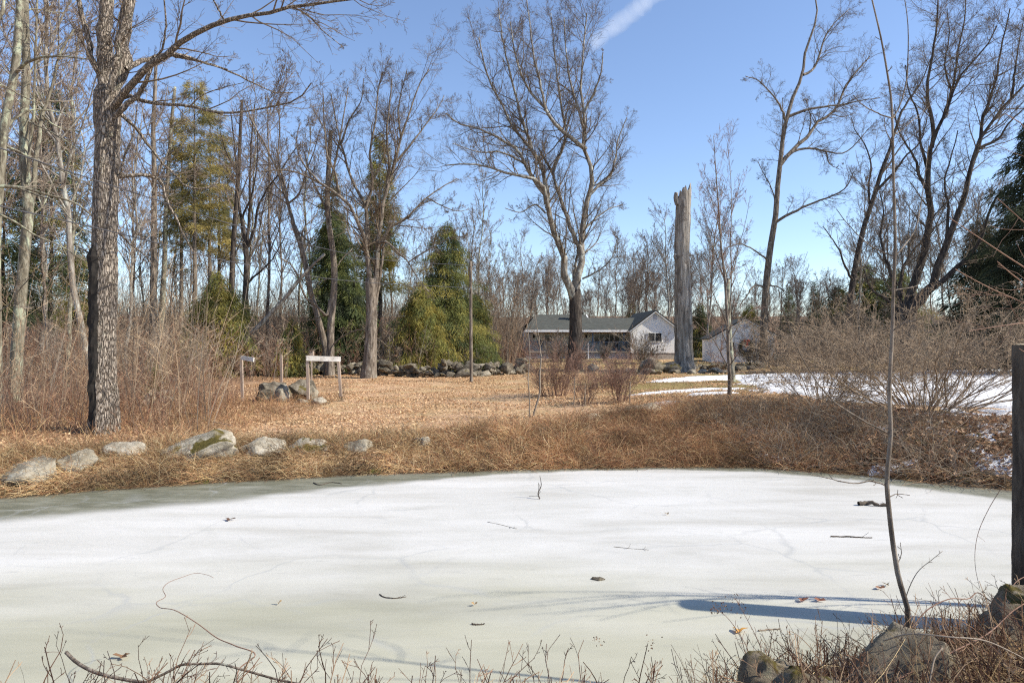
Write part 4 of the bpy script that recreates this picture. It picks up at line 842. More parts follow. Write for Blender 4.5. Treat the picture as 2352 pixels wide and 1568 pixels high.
litter('fallen_leaves', area(80000, (-14, 9), (12.5, 38), lambda x, y: (y-ys(x) > 1.0) & (fbm(x*.6, y*.8, 7) > .30+.28*rng.random(len(x)))), (.035, .085), LV, 'brown fallen leaves strewn over the lawn')
litter('fallen_leaves', area(14000, (5, 13), (11, 21), lambda x, y: (y-ys(x) > .1) & (y-ys(x) < 6)), (.05, .11), [(.36,.22,.13),(.48,.32,.2),(.25,.135,.08),(.18,.095,.06)], 'brown fallen leaves on the right bank')
litter('fallen_leaves', area(12000, (-30, 24), (36, 62)), (.09, .18), LV, 'brown fallen leaves on the ground towards the wood and the house')

# ------------------------------------------------------------------ rocks
def rock_mat(name, base, light, dark, moss=.0, lich=(.50,.51,.46)):
    m, t, b = newmat(name); v = coords(t); n = noise(t, v, 3.2, 8, .65, .3); n2 = noise(t, v, 15, 7, .75)
    c = ramp(t, n, [(.30, dark), (.48, base), (.66, light)])
    c = mixc(t, ramp(t, n2, [(.56, 0.), (.64, .8)]), c, lich)
    c = mixc(t, ramp(t, n2, [(.33, .75), (.41, 0.)]), c, tuple(x*.5 for x in dark))
    if moss:
        g_ = nd(t, 'NewGeometry'); s_ = nd(t, 'SeparateXYZ'); t.links.new(g_.outputs['Normal'], s_.inputs[0])
        k = nd(t, 'Math', operation='MULTIPLY'); t.links.new(ramp(t, s_.outputs[2], [(.25, 0.), (.7, 1.)]), k.inputs[0])
        t.links.new(ramp(t, noise(t, v, 2.3, 5, .6), [(.62-moss*.3, 0.), (.66-moss*.3, 1.)]), k.inputs[1])
        c = mixc(t, k.outputs[0], c, ramp(t, n2, [(.3, (.05,.042,.010)), (.7, (.13,.10,.024))]))
    t.links.new(c, b.inputs['Base Color']); bump(t, b, n2, 1.0, .035); b.inputs['Roughness'].default_value = .9; return m
M_rock = rock_mat('grey_stone', (.25,.215,.16), (.40,.36,.285), (.09,.073,.052), 0, (.40,.39,.32)); M_rockm = rock_mat('mossy_stone', (.33,.29,.22), (.49,.44,.36), (.12,.095,.068), .42, (.46,.44,.37))
M_rockd = rock_mat('dark_stone', (.125,.105,.078), (.25,.215,.165), (.04,.032,.023), .2, (.30,.29,.23)); M_rockp = rock_mat('pale_stone', (.32,.28,.215), (.47,.425,.35), (.17,.14,.10), 0, (.48,.46,.38))
M_rockt = rock_mat('tan_stone', (.42,.345,.235), (.56,.48,.36), (.22,.17,.11)); M_rockn = rock_mat('near_stone', (.21,.175,.125), (.36,.31,.235), (.075,.06,.042), .22, (.30,.28,.20))
M_rocknm = rock_mat('near_mossy_stone', (.19,.155,.11), (.33,.28,.21), (.07,.055,.038), .40, (.27,.25,.17))
def ico(sub):
    import bmesh
    bm = bmesh.new(); bmesh.ops.create_icosphere(bm, subdivisions=sub, radius=1.0)
    v = np.array([x.co[:] for x in bm.verts]); f = np.array([[y.index for y in x.verts] for x in bm.faces]); bm.free(); return v, f
ICO = {k: ico(k) for k in (3, 4, 5)}
def rock_shape(sub, seed, cuts=9, rough=.05, cm=.52):
    cuts = cuts+5
    r = np.random.default_rng(seed); v, f = ICO[sub]; v = v.copy()
    for _ in range(cuts):
        n = norm(r.normal(size=3)); c = r.uniform(cm, .88); d = v@n-c; v = v-np.maximum(d, 0)[:, None]*n*.95
    nz = 0
    for k in range(16):
        w_ = r.normal(size=3)*(2+k*1.5); nz = nz+np.sin(v@w_+r.uniform(0, 6))*rough/(1+k*.45)
    v = v*(1+nz[:, None]); lo, hi = v.min(0), v.max(0); return (v-(lo+hi)/2)/((hi-lo)/2), f
def rock(label, c, size, mat, seed, rot=0., sub=4, name='boulder', cuts=9, rough=.075, group=None, tilt=0.):
    v, f = rock_shape(sub, seed, cuts, rough); v = v*np.asarray(size)/2
    ct, st_ = math.cos(tilt), math.sin(tilt); v = np.stack([v[:, 0]*ct-v[:, 2]*st_, v[:, 1], v[:, 0]*st_+v[:, 2]*ct], -1)
    o = MB().add(v, t=f).build(name, mat, smooth=True); o.location = tuple(c); o.rotation_euler = (0, 0, rot); return tag(o, label, 'boulder', group)
def rockpx(label, u0, u1, v0, v1, mat, seed, depth=1.0, tilt=0., sink=.5, **kw):
    """boulder seen between u0..u1, top v0 and foot v1"""
    g_ = gp((u0+u1)/2, v1); d = g_[1]; w_ = (u1-u0)/F*d; h_ = (v1-v0)/F*d; hh = h_*(1+sink)
    return rock(label, (g_[0], d+w_*depth*.4, g_[2]-h_*sink+hh/2-.08), (w_*1.12, w_*depth, hh*1.08), mat, seed, tilt=tilt, **kw)
rockpx('big pale boulder with a moss patch, largest on the far left shore', 352, 520, 986, 1056, M_rockm, 131, .8, .06, sub=5, cuts=10)
rockpx('flat lichen-grey slab at the left edge of the shore', -60, 92, 1052, 1112, M_rock, 32, .8, sub=4)
rockpx('rounded grey boulder right of the flat slab at the left edge', 105, 198, 1030, 1082, M_rock, 33, .9, sub=4)
rockpx('low pale boulder at the foot of the shaggy tree', 228, 318, 1008, 1046, M_rockp, 34, .8, -.12, sub=4)
rockpx('chalky pale boulder right of the big moss-patched one', 530, 642, 1002, 1048, M_rockp, 35, .8, sub=4, rough=.08)
rockpx('brown-grey boulder with a ledge, right of the chalky one', 650, 742, 1002, 1038, M_rockm, 36, .8, sub=4, rough=.08)
rockpx('pale boulder half sunk in grass, fourth from the right end of the shore row', 778, 852, 1004, 1038, M_rock, 37, .8, sub=4)
rockpx('small pale boulder poking out of the bank brush', 946, 988, 996, 1026, M_rockp, 38, .9, sub=4)
rockpx('pointed grey boulder on the bank below the red shrubs', 1428, 1520, 922, 952, M_rock, 39, .7, sub=4)
rockpx('flat tan boulder left of the pointed grey one on the bank', 1312, 1392, 946, 968, M_rockt, 40, .8, sub=4)
rockpx('mossy flat stone in the brush below the young tree', 1600, 1665, 944, 966, M_rockt, 41, .8, sub=4)
# heap by the timber frame
d0 = 22.8
rock('split grey boulder with a dark cleft, left one of the heap by the timber frame', (on(627, 23.6)+[0,0,.20]), (1.25,1.10,0.94), M_rockd, 52, .4, 5, rough=.10, tilt=.12)
rock('upright wedge-shaped grey stone in the middle of the heap', (on(648, 22.9)+[0,0,.16]), (0.68,0.55,0.86), M_rock, 53, .2, 4, tilt=.5)
rock('large rounded grey boulder behind the left leg of the timber frame', (on(689, 24.3)+[0,0,.25]), (1.12,1.04,0.94), M_rockd, 54, .0, 5, rough=.03)
rock('small grey stone right of the rounded boulder', (on(713, 24.2)+[0,0,.12]), (0.55,0.52,0.62), M_rock, 55, 1.0, 4)
rock('flat white stone on the leaves at the foot of the timber frame', (on(732, 22.6)+[0,0,.06]), (0.55,0.47,0.34), M_rockp, 56, .3, 4)
rock('low grey stone just left of the frame leg', (on(697, 22.6)+[0,0,.03]), (0.44,0.39,0.26), M_rock, 57, .3, 4)
# mossy boulders by the dead trunk
rock('dark mossy boulder, largest beside the broken dead trunk', on(1497, 38.5)+[0,0,.35], (1.56,1.38,1.25), M_rockd, 58, 0, 4)
rock('dark slab leaning between the mossy boulder and the dead trunk', on(1534, 40)+[0,0,.3], (1.56,1.00,0.78), M_rockd, 59, .1, 4)
rock('low dark stone below the large mossy boulder', on(1488, 36)+[0,0,.1], (1.50,1.12,0.62), M_rockd, 60, .5, 4)
rock('grey stone on the grass left of the mossy boulders', on(1362, 44)+[0,0,.15], (.9,.7,.6), M_rock, 61, .5, 4)
rock('dark boulder at the foot of the tall tree by the garage', on(1790, 50)+[0,0,.3], (1.6,1.2,1.2), M_rockd, 62, .5, 4)
for u, d, s, lab in ((1612, 40, .8, 'jagged grey stone right of the dead trunk'), (1640, 41.5, .9, 'flat grey stone below the garage, left one'), (1658, 39.5, .7, 'pale stone behind the young tree'), (1700, 43, 1.0, 'dark flat stone below the garage wreath'), (1722, 44, .8, 'dark stone nearest the brown shrub at the garage'), (1590, 37.5, .6, 'small flat stone at the foot of the dead trunk'), (1462, 40, .8, 'dark stone behind the small red shrub by the house wing'), (1440, 41, .7, 'grey stone left of the small red shrub by the house wing'), (1548, 38, .7, 'dark stone touching the left foot of the broken trunk')):
    rock(lab, on(u, d)+[0, 0, .1], (s, s*.8, s*.5), M_rockd if 'dark' in lab else M_rock, int(u), u*.1, 3)
# near boulders
rock('large rough grey boulder in the near right corner, below the sapling', (2.25, 3.75, .55), (.86,.66,.76), M_rockn, 71, .2, 5, cuts=11, rough=.045)
rock('moss-topped boulder at the bottom edge left of the large near one', (1.47, 3.5, .53), (.74,.56,.72), M_rocknm, 72, .9, 5, cuts=8)
rock('moss-streaked boulder cut by the right edge, at the foot of the cut trunk', (3.47, 4.5, .44), (.92,.8,.84), M_rocknm, 75, .3, 5, cuts=9)

# dry stone wall
def wall(label, pts, n_part, n_rub, hw, seed, szr=(.28,.62)):
    r = np.random.default_rng(seed); pts = np.array([on(u, d) for u, d in pts]); mid = pts[len(pts)//2]
    W_ = empty('stone_wall', tuple(mid), 0, label, 'wall'); sh_ = [MB().add(rock_shape(3, 300+k, 12, .07, .3)[0]*.5, t=rock_shape(3, 300+k)[1]).mesh('stone', [M_rockd, M_rock, M_rockd, M_rockd, M_rock][k % 5], False) for k in range(9)]
    s = np.concatenate([[0], np.cumsum(np.linalg.norm(np.diff(pts[:, :2], axis=0), axis=1))])
    def spot():
        t_ = r.random()*s[-1]; x = np.interp(t_, s, pts[:, 0]); y = np.interp(t_, s, pts[:, 1]); lay = r.random()
        return x, y, lay, t_
    for i in range(n_part):
        x, y, lay, t_ = spot(); sz = szr[0]+(szr[1]-szr[0])*r.random()**1.6; top_ = hw*(.65+.5*vnoise(np.array([t_*.8]), np.array([0.]), seed)[0])
        o = bpy.data.objects.new('stone', sh_[r.integers(0, 9)]); C.objects.link(o); o.parent = W_
        dy = -.28*(1-lay)+r.normal()*.08; z = hz(x, y+dy)+lay*top_*.8+sz*.2
        o.location = (x-mid[0], y+dy-mid[1], z-mid[2]); o.rotation_euler = (r.normal()*.4, r.normal()*.4, r.random()*6.28); o.scale = (sz*(.9+.6*r.random()), sz*.95, sz*(.45+.4*r.random()))
    mb = MB()
    for i in range(n_rub):
        x, y, lay, t_ = spot(); sz = .2+.3*r.random(); v, f = rock_shape(3, 400+i % 20, 12, .07, .3); top_ = hw*(.6+.5*vnoise(np.array([t_*.8]), np.array([0.]), seed)[0])
        mb.add(v*.5*sz*[1.2, 1, .75]+np.array([x-mid[0], y+.12+r.normal()*.15-mid[1], hz(x, y)+lay*top_*.7+.05-mid[2]]), t=f)
    o = mb.build('rubble', M_rockd, W_, True); o['kind'] = 'stuff'; return W_
wall('long tumbled dry stone wall along the back of the lawn, behind the utility pole', [(672, 40), (760, 39), (860, 38), (960, 37), (1060, 37), (1140, 38.5), (1222, 40)], 98, 190, .85, 7, (.3, .8))
wall('low tumbled stone wall on the slope right of the dead trunk', [(1585, 45), (1640, 45.5), (1700, 46), (1760, 47)], 40, 60, .45, 8)

# ------------------------------------------------------------------ timber frame, posts, pole and wires
M_post = bark('weathered_post', (.22,.16,.12), (.36,.28,.22), (.48,.40,.33), 9, .08, None, .5, .4)
M_board = bark('greyed_white_board', (.46,.42,.37), (.62,.59,.54), (.74,.72,.68), 6, 1.0, None, .5, .3)
def box(mb, c, s, rot=None, bev=0.0, mi=0):
    c = np.asarray(c, float); s = np.asarray(s, float)/2
    v = np.array([[x, y, z] for x in (-1, 1) for y in (-1, 1) for z in (-1, 1)], float)*s
    if rot is not None: v = v@np.array(Matrix(rot)).T if not np.isscalar(rot) else np.stack([v[:, 0]*math.cos(rot)-v[:, 1]*math.sin(rot), v[:, 0]*math.sin(rot)+v[:, 1]*math.cos(rot), v[:, 2]], -1)
    mb.add(v+c, [[0, 1, 3, 2], [4, 6, 7, 5], [0, 4, 5, 1], [2, 3, 7, 6], [0, 2, 6, 4], [1, 5, 7, 3]], mi=mi); return mb
def post3(u0, v0, u1, v1, d, wpx):
    return P(u0, v0, d), P(u1, v1, d), wpx/F*d
def beam(mb, a, b, w_, t_):
    a = np.asarray(a, float); b = np.asarray(b, float); ax = norm(b-a); L = np.linalg.norm(b-a)
    rf = np.array([0, 1., 0]) if abs(ax[1]) < .9 else np.array([1., 0, 0]); s_ = norm(np.cross(ax, rf)); u_ = np.cross(s_, ax)
    m = np.stack([ax, s_, u_], 1); return box(mb, (a+b)/2, (L, w_, t_), m)
fr = empty('timber_frame', tuple(on(745, 22.6)), 0, 'timber frame of two posts joined by a pale board, before the twin tree', 'timber frame')
for a_, b_, d in (((708,917),(706,816),22.6), ((783,910),(777,824),22.9)):
    mb = MB(); beam(mb, P(*a_, d), P(*b_, d), .085, .085); local(mb, fr).build('post', M_post, fr)
mb = MB(); beam(mb, P(704,822.5,22.52), P(783,824.5,22.80), .165, .04); local(mb, fr).build('board', M_board, fr)
ar = empty('signpost', tuple(on(556, 23.2)), 0, 'single post with a short pale board like an arm, left of the boulder heap', 'post')
mb = MB(); beam(mb, P(557,920,23.2), P(554,817,23.2), .085, .085); local(mb, ar).build('post', M_post, ar)
mb = MB(); beam(mb, P(554,821,23.12), P(583,826,22.6), .14, .035); local(mb, ar).build('board', M_board, ar)
pp_ = empty('post', tuple(on(646, 27)), 0, 'lone slim wooden post standing behind the boulder heap', 'post')
mb = MB(); beam(mb, P(647,878,27), P(645.5,815,27), .085, .085); local(mb, pp_).build('shaft', M_post, pp_)
bh = empty('birdhouse', tuple(P(716.5,812,30)), 0, 'small wooden birdhouse above the left end of the timber frame', 'birdhouse')
mb = MB(); box(mb, P(716.5,810,30), (.16,.15,.24)); local(mb, bh).build('box', M_post, bh)
mb = MB(); box(mb, P(716.5,803.2,30)-[0,.03,0], (.24,.24,.03)); local(mb, bh).build('roof', M_rockd, bh)
mb = MB(); a = P(715.5,815,30.02); beam(mb, (a[0],a[1],hz(a[0],30.02)-.2), a-[0,0,.02], .05, .05); local(mb, bh).build('pole', M_post, bh)
mb = MB(); cpt = P(715.6,808.5,29.922); th = np.arange(12)/12*2*np.pi
mb.add(np.concatenate([[cpt], cpt+np.stack([np.cos(th)*.022, np.zeros(12), np.sin(th)*.022], -1)]), t=[[0, 1+k, 1+(k+1) % 12] for k in range(12)]); local(mb, bh).build('entrance_hole', M_black, bh)
for u, v0, v1, d, lab in ((1344,880,936,19.8,'thin stake with a pale tip among the red shrubs'), (1446,876,930,20.0,'thin grey stake right of the vase-shaped red shrub'), (1318,866,936,19.9,'thin leaning stake left of the small open red shrub')):
    s_ = empty('stake', tuple(on(u, d)), 0, lab, 'stake'); mb = MB(); a = on(u, d); tubes(mb, resample([a-[0,0,.15], P(u+rng.normal()*2, v0, d)], 4)[None], np.full((1, 4), .016), 7, cap=True); local(mb, s_).build('shaft', M_twigpale, s_)
up = empty('utility_pole', tuple(on(1082, 33)), 0, 'weathered wooden utility pole standing in front of the stone wall', 'pole')
mb = MB(); a = on(1082.5, 33); tubes(mb, resample([a-[0,0,.4], P(1081,600,33)], 12)[None], np.linspace(.085,.066,12)[None], 14, cap=True); local(mb, up).build('shaft', M_grey, up, True)
for v_ in (610, 661):
    mb = MB(); box(mb, P(1081, v_, 32.9), (.05,.08,.07)); local(mb, up).build('insulator', M_rockp, up)
M_wire = plain('dark_wire', (.05,.05,.055), (.09,.09,.10), 3, .5)
for px, lab in (([(1081,610,32.85),(847,592,26),(745,571,23),(612,536,19.5),(508,508,17),(352,457,14.6),(219,414,13),(0,340,10.8),(-200,265,9.2)], 'upper overhead wire running from the pole across the shaggy trunk'), ([(1081,661,32.85),(800,645,26),(578,610,19.5),(469,587,17),(391,566,15.5),(211,521,13),(0,473,10.8),(-200,420,9.2)], 'lower overhead wire running from the pole across the shaggy trunk')):
    pts = np.array([P(*p_) for p_ in px]); w_ = MB(); k = resample(pts, 60); tubes(w_, k[None], np.full((1, 60), .011), 6); o = w_.build('overhead_wire', M_wire, smooth=True); tag(o, lab, 'wire')
M_metal = plain('dark_metal', (.05,.05,.05), (.12,.12,.12), 5, .6)
for u, v0, d, lab in ((1139.5, 802, 45, 'tube bird feeder on a thin pole right of the utility pole'), (1171.5, 797, 57, 'white-roofed bird feeder on a thin pole near the porch corner')):
    bf = empty('bird_feeder', tuple(on(u, d)), 0, lab, 'bird feeder'); t_ = P(u, v0, d); mb = MB(); a = on(u, d)
    tubes(mb, resample([a-[0,0,.2], t_-[0,0,.3]], 5)[None], np.full((1,5), .022), 8); local(mb, bf).build('pole', M_metal, bf)
    mb = MB(); tubes(mb, resample([t_-[0,0,.32], t_], 4)[None], np.full((1,4), .075), 10, cap=True); local(mb, bf).build('seed_tube', M_rockp if 'white' in lab else M_rockd, bf)
    mb = MB(); tubes(mb, resample([t_+[0,0,.002], t_+[0,0,.12]], 4)[None], np.linspace(.13,.02,4)[None], 10, cap=True); local(mb, bf).build('cap', M_rockp if 'white' in lab else M_metal, bf)

# firewood
M_logend = plain('fresh_cut_wood', (.66,.54,.36), (.80,.70,.52), 14, .8); lv = []
mb = MB(); tubes(mb, np.array([[[0,-.2,0],[0,0,0],[0,.2,0]]]), np.full((1,3), .075), 14, mi=0)
for yy, fl in ((-.2015, 1), (.2015, -1)):
    th = np.arange(14)/14*2*np.pi; mb.add(np.concatenate([[[0,yy,0]], np.stack([np.cos(th)*.074, np.full(14,yy), np.sin(th)*.074], -1)]), t=[[0,1+k,1+(k+1)%14] for k in range(14)], mi=1)
lme = mb.mesh('firewood_log', [M_grey, M_logend], True)
for i, (u, v_) in enumerate(((340,920),(347,920),(353,921),(360,919),(366,920),(373,919),(346,912),(352,913),(358,912),(364,911),(350,906),(357,905),(362,905),(351,899),(380,913),(384,917),(379,902),(344,925),(369,923))):
    o = bpy.data.objects.new('firewood_log', lme); C.objects.link(o); p_ = P(u, v_, 21.4+.3*random.random()); g0 = hz(p_[0], p_[1]); o.location = (p_[0], p_[1], max(g0+.07, p_[2])); s_ = random.uniform(.7, 1.15); o.scale = (s_, 1.1, s_); o.rotation_euler = (random.uniform(-.05,.05), 0, random.uniform(-.4,.4))
    tag(o, 'short cut log with pale sawn end, in the small pile by the wood', 'log', 'cut logs in the small pile')
# fallen branch on the lawn
fb = MB(); pts = np.array([gp(u, v_)+[0,0,.06] for u, v_ in ((405,950),(430,954),(455,960),(478,972),(500,977),(530,982))]); tubes(fb, resample(pts, 12)[None], np.linspace(.028,.01,12)[None], 7); tag(fb.build('fallen_branch', M_twigpale, smooth=True), 'pale fallen branch lying on the leaves right of the shaggy tree', 'branch')

# ------------------------------------------------------------------ the white house
def siding(name, c, board=.11):
    m, t, b = newmat(name); tc = nd(t, 'TexCoord'); s_ = nd(t, 'SeparateXYZ'); t.links.new(tc.outputs['Object'], s_.inputs[0])
    k = nd(t, 'Math', operation='DIVIDE'); t.links.new(s_.outputs[2], k.inputs[0]); k.inputs[1].default_value = board
    f_ = nd(t, 'Math', operation='FRACT'); t.links.new(k.outputs[0], f_.inputs[0])
    n = noise(t, coords(t), 2.5, 4); t.links.new(ramp(t, n, [(.3, tuple(x*.93 for x in c)), (.7, c)]), b.inputs['Base Color'])
    b.inputs['Roughness'].default_value = .55; return m
M_side = siding('white_siding', (.86,.845,.82)); M_cream = siding('cream_siding', (.74,.69,.58)); M_gside = siding('garage_siding', (.86,.845,.82), .15)
M_trim = plain('white_trim', (.78,.78,.78), (.84,.84,.84), 3, .5); M_roofm, t, b = newmat('grey_green_shingle')
n = noise(t, coords(t, (1, 1, 1)), 3.5, 5); br = nd(t, 'TexBrick', Scale=1.0); br.inputs['Brick Width'].default_value = .3; br.inputs['Row Height'].default_value = .14; br.inputs['Mortar Size'].default_value = .012
br.inputs['Color1'].default_value = (.055,.062,.056,1); br.inputs['Color2'].default_value = (.095,.105,.095,1); br.inputs['Mortar'].default_value = (.035,.037,.035,1); t.links.new(coords(t), br.inputs[0])
t.links.new(mixc(t, ramp(t, n, [(.35, .0), (.75, .5)]), br.outputs[0], (.085,.07,.055)), b.inputs['Base Color']); b.inputs['Roughness'].default_value = .95
M_blue = plain('blue_grey_paint', (.07,.10,.145), (.10,.135,.185), 3, .6); M_found = plain('foundation', (.30,.27,.23), (.42,.38,.33), 5); M_brownb = plain('brown_beam', (.17,.075,.04), (.24,.11,.06), 4)
M_glass, t, b = newmat('window_glass'); b.inputs['Base Color'].default_value = (.02,.022,.026,1); b.inputs['Roughness'].default_value = .06; b.inputs['Specular IOR Level'].default_value = .6
M_frame = plain('window_frame_paint', (.74,.72,.66), (.80,.79,.75), 3, .5); M_lamp = plain('black_iron', (.015,.015,.015), (.03,.03,.03), 4, .5); M_brick = plain('chimney_block', (.17,.17,.18), (.27,.265,.26), 5)
gz = hz((1300-CU)/F*66, 66)
hs_ = empty('house', (1.285, 65.0, 0), R_(2), 'low white ranch house with a long covered porch and a gabled wing', 'house')
g0 = .60
def hb(name, boxes, mat, parent=hs_):
    m_ = MB()
    for c_, s_ in boxes: box(m_, c_, s_)
    return m_.build(name, mat, parent)
def slab(name, corners, th, mat, parent=hs_):
    c_ = np.array(corners, float); n_ = norm(np.cross(c_[1]-c_[0], c_[3]-c_[0])); v = np.concatenate([c_, c_-n_*th])
    return MB().add(v, [[0,1,2,3],[7,6,5,4],[0,4,5,1],[1,5,6,2],[2,6,7,3],[3,7,4,0]]).build(name, mat, parent)
hb('porch_wall', [((5.0, 2.55, 2.35), (9.7, .3, 2.5))], M_cream)
hb('rear_wall', [((7.0, 8.6, 1.9), (13.6, .25, 3.4)), ((.25, 5.6, 1.9), (.2, 5.8, 3.4))], M_side)
hb('porch_floor', [((4.95, 1.15, 1.52), (9.9, 2.45, .12))], M_found)
hb('skirting_wall', [((5.0, 2.5, .95), (9.6, .2, .98))], M_found)
slab('roof', [(-.1,-.15,3.62), (6.6,-.15,3.62), (6.6,5.2,5.27), (1.3,5.2,5.27)], .12, M_roofm)
slab('roof', [(6.62,-.15,3.62), (11.6,-.15,3.62), (11.6,5.0,4.93), (6.62,5.0,4.93)], .12, M_roofm)
slab('roof', [(1.3,5.22,5.27), (6.6,5.22,5.27), (6.6,9.4,3.7), (-.1,9.4,3.7)], .12, M_roofm)
slab('roof', [(6.62,5.02,4.93), (11.6,5.02,4.93), (11.6,9.2,3.7), (6.62,9.2,3.7)], .12, M_roofm)
MB().add([(6.61,2.4,4.36),(6.61,5.2,5.30),(6.61,7.6,4.3),(6.50,2.4,4.36),(6.50,5.2,5.30),(6.50,7.6,4.3)], q=[[0,1,4,3],[1,2,5,4]], t=[[0,2,1],[3,4,5]]).build('roof_gable', M_trim, hs_)
hb('fascia', [((4.98,-.2,3.50), (10.16,.09,.20))], M_trim)
hb('porch_beam', [((5.0,.12,3.40), (9.8,.14,.16))], M_brownb)
for x in (.42, 6.45, 9.45): hb('porch_post', [((x,.12,2.45), (.13,.13,1.74))], M_blue)
def railing(x0, x1):
    bx = [(((x0+x1)/2,.10,2.46),(x1-x0,.08,.08)), (((x0+x1)/2,.10,1.70),(x1-x0,.06,.06))]
    n_ = int((x1-x0)/.13)
    bx += [((x0+(i+.5)*(x1-x0)/n_,.10,2.08),(.035,.035,.69)) for i in range(n_)]; hb('railing', bx, M_blue)
railing(-.05, .34); railing(.50, 3.3); railing(5.95, 6.37); railing(6.53, 9.37); railing(9.53, 10.05)
lt = MB(); z0, z1 = .78, 1.44
for x0, x1 in ((0., 4.4), (5.85, 10.05)):
    for s_ in (1, -1):
        for i in range(int((x1-x0+.7)/.16)):
            xa = x0-.66+i*.16; xb = xa+.66; a_ = np.array([xa, z0]); b_ = np.array([xb, z1]); ta = max(0, (x0-xa)/.66); tb = min(1, (x1-xa)/.66)
            if tb <= ta: continue
            p0_ = a_+(b_-a_)*ta; p1_ = a_+(b_-a_)*tb
            if s_ < 0: p0_[1] = z0+z1-p0_[1]; p1_[1] = z0+z1-p1_[1]
            beam(lt, (p0_[0], .06+.012*s_, p0_[1]), (p1_[0], .06+.012*s_, p1_[1]), .04, .012)
lt.build('lattice', plain('lattice_paint', (.42,.44,.50), (.52,.53,.58), 3), hs_)
hb('steps', [((5.12,-.15-.28*k,1.44-.18*k-.06), (1.3,.30,.06)) for k in range(4)]+[((4.5,-.6,1.05),(.06,1.2,.12)), ((5.75,-.6,1.05),(.06,1.2,.12))], M_post)
hb('stair_rail', [((4.42,-1.0,1.55),(.08,.08,1.6)), ((5.86,-1.0,1.55),(.08,.08,1.6)), ((5.86,-.5,2.2),(.07,1.1,.08)), ((4.42,-.5,2.2),(.07,1.1,.08))], M_trim)
dr = hb('door', [((5.35,2.37,2.56),(.92,.06,1.96))], M_trim)
hb('door_panel', [((5.35,2.33,2.95),(.62,.02,.85)), ((5.35,2.33,1.98),(.62,.02,.6))], M_frame, dr)
hb('handle', [((5.72,2.31,2.45),(.05,.05,.12))], M_lamp, dr)
def win(x0, x1, z0, z1, y, n_, parent=hs_, slider=False, hor=False):
    f_ = MB(); t_ = .06
    box(f_, ((x0+x1)/2,y,z1+t_/2),(x1-x0+2*t_,.08,t_)); box(f_, ((x0+x1)/2,y,z0-t_/2),(x1-x0+2*t_,.10,t_))
    for i in range(n_+1):
        x_ = x0+(x1-x0)*i/n_; box(f_, (x_ + (-t_/2 if i == 0 else t_/2 if i == n_ else 0),y,(z0+z1)/2),(t_,.076,z1-z0))
    if hor: box(f_, ((x0+x1)/2,y,(z0+z1)/2),(x1-x0-t_,.07,.06))
    fo = f_.build('window', M_frame, parent)
    for i in range(n_):
        xa = x0+(x1-x0)*i/n_+t_/2; xb = x0+(x1-x0)*(i+1)/n_-t_/2; m_ = MB(); box(m_, ((xa+xb)/2,y,(z0+z1)/2),(xb-xa+.05,.03,z1-z0)); m_.build('pane', M_glass, fo)
    return fo
win(6.95, 9.45, 2.36, 3.22, 2.37, 5); win(2.05, 2.75, 2.52, 3.12, 2.37, 1)
for x in (.95, 6.12):
    lm = MB(); box(lm, (x,2.34,2.98),(.16,.14,.24)); tubes(lm, np.array([[[x,2.34,3.10],[x,2.34,3.2]]]), np.array([[.10,.02]]), 8, cap=True); lm.build('porch_lamp', M_lamp, hs_)
ch = hb('chimney', [((5.0,3.4,4.95),(.62,.62,1.5))], M_brick); hb('chimney_cap', [((5.0,3.4,5.74),(.72,.72,.08))], M_found, ch)
# gabled wing
wx0, wx1, wy = 10.12, 14.55, -.35; zb, ze, za = 1.40, 3.66, 5.36; xm = (wx0+wx1)/2
MB().add([(wx0,wy,zb),(wx1,wy,zb),(wx1,wy,ze),(xm,wy,za),(wx0,wy,ze)]+[(wx0,8.4,zb),(wx1,8.4,zb),(wx1,8.4,ze),(xm,8.4,za),(wx0,8.4,ze)], q=[[0,1,2,4],[5,9,7,6],[1,6,7,2],[0,4,9,5]], t=[[4,2,3],[9,8,7]]).build('wing_wall', M_side, hs_)
hb('foundation', [((xm,3.9,.92),(wx1-wx0-.1,8.4,.94))], M_found)
dz_ = (za-ze)/(xm-wx0)
for s_ in (-1, 1):
    xe = xm+s_*(xm-wx0+.28); zz = ze-.28*dz_+.06
    cs = [(xm,wy-.22,za+.06),(xe,wy-.22,zz),(xe,8.6,zz),(xm,8.6,za+.06)]
    slab('roof', cs if s_ < 0 else [cs[1],cs[0],cs[3],cs[2]], .10, M_roofm)
    rk = MB(); beam(rk, (xm,wy-.24,za-.03), (xe,wy-.24,zz-.09), .05, .16); rk.build('rake_board', M_trim, hs_)
hb('gable_vent', [((xm,wy-.02,4.82),(.34,.05,.44))], plain('vent_grey', (.42,.43,.48), (.5,.51,.56), 3))
win(xm-.62, xm+.62, 2.52, 3.28, wy-.02, 2)
hb('gutter', [((wx0-.08,wy+.3,3.42),(.22,.5,.10)), ((wx0-.08,wy-.02,2.4),(.08,.08,1.9))], M_trim)
def chair(loc, rz, label):
    c_ = empty('porch_chair', loc, rz, label, 'chair')
    hb('seat', [((0,0,.42),(.5,.48,.04))], M_lamp, c_); hb('backrest', [((0,.24,.75),(.5,.04,.6))], M_lamp, c_)
    for x in (-.22,.22):
        for y in (-.2,.2): hb('leg', [((x,y,.2),(.04,.04,.4))], M_lamp, c_)
def hw(x, y, z): p_ = hs_.matrix_basis@Vector((x, y, z)); return tuple(p_)
bpy.context.view_layer.update()
chair(hw(8.0,1.2,1.59), R_(-12), 'dark porch chair below the middle of the porch windows'); chair(hw(9.0,1.3,1.59), R_(20), 'dark porch chair nearest the gabled wing')
chair(hw(1.6,1.2,1.59), R_(0), 'dark porch chair at the left end of the porch')

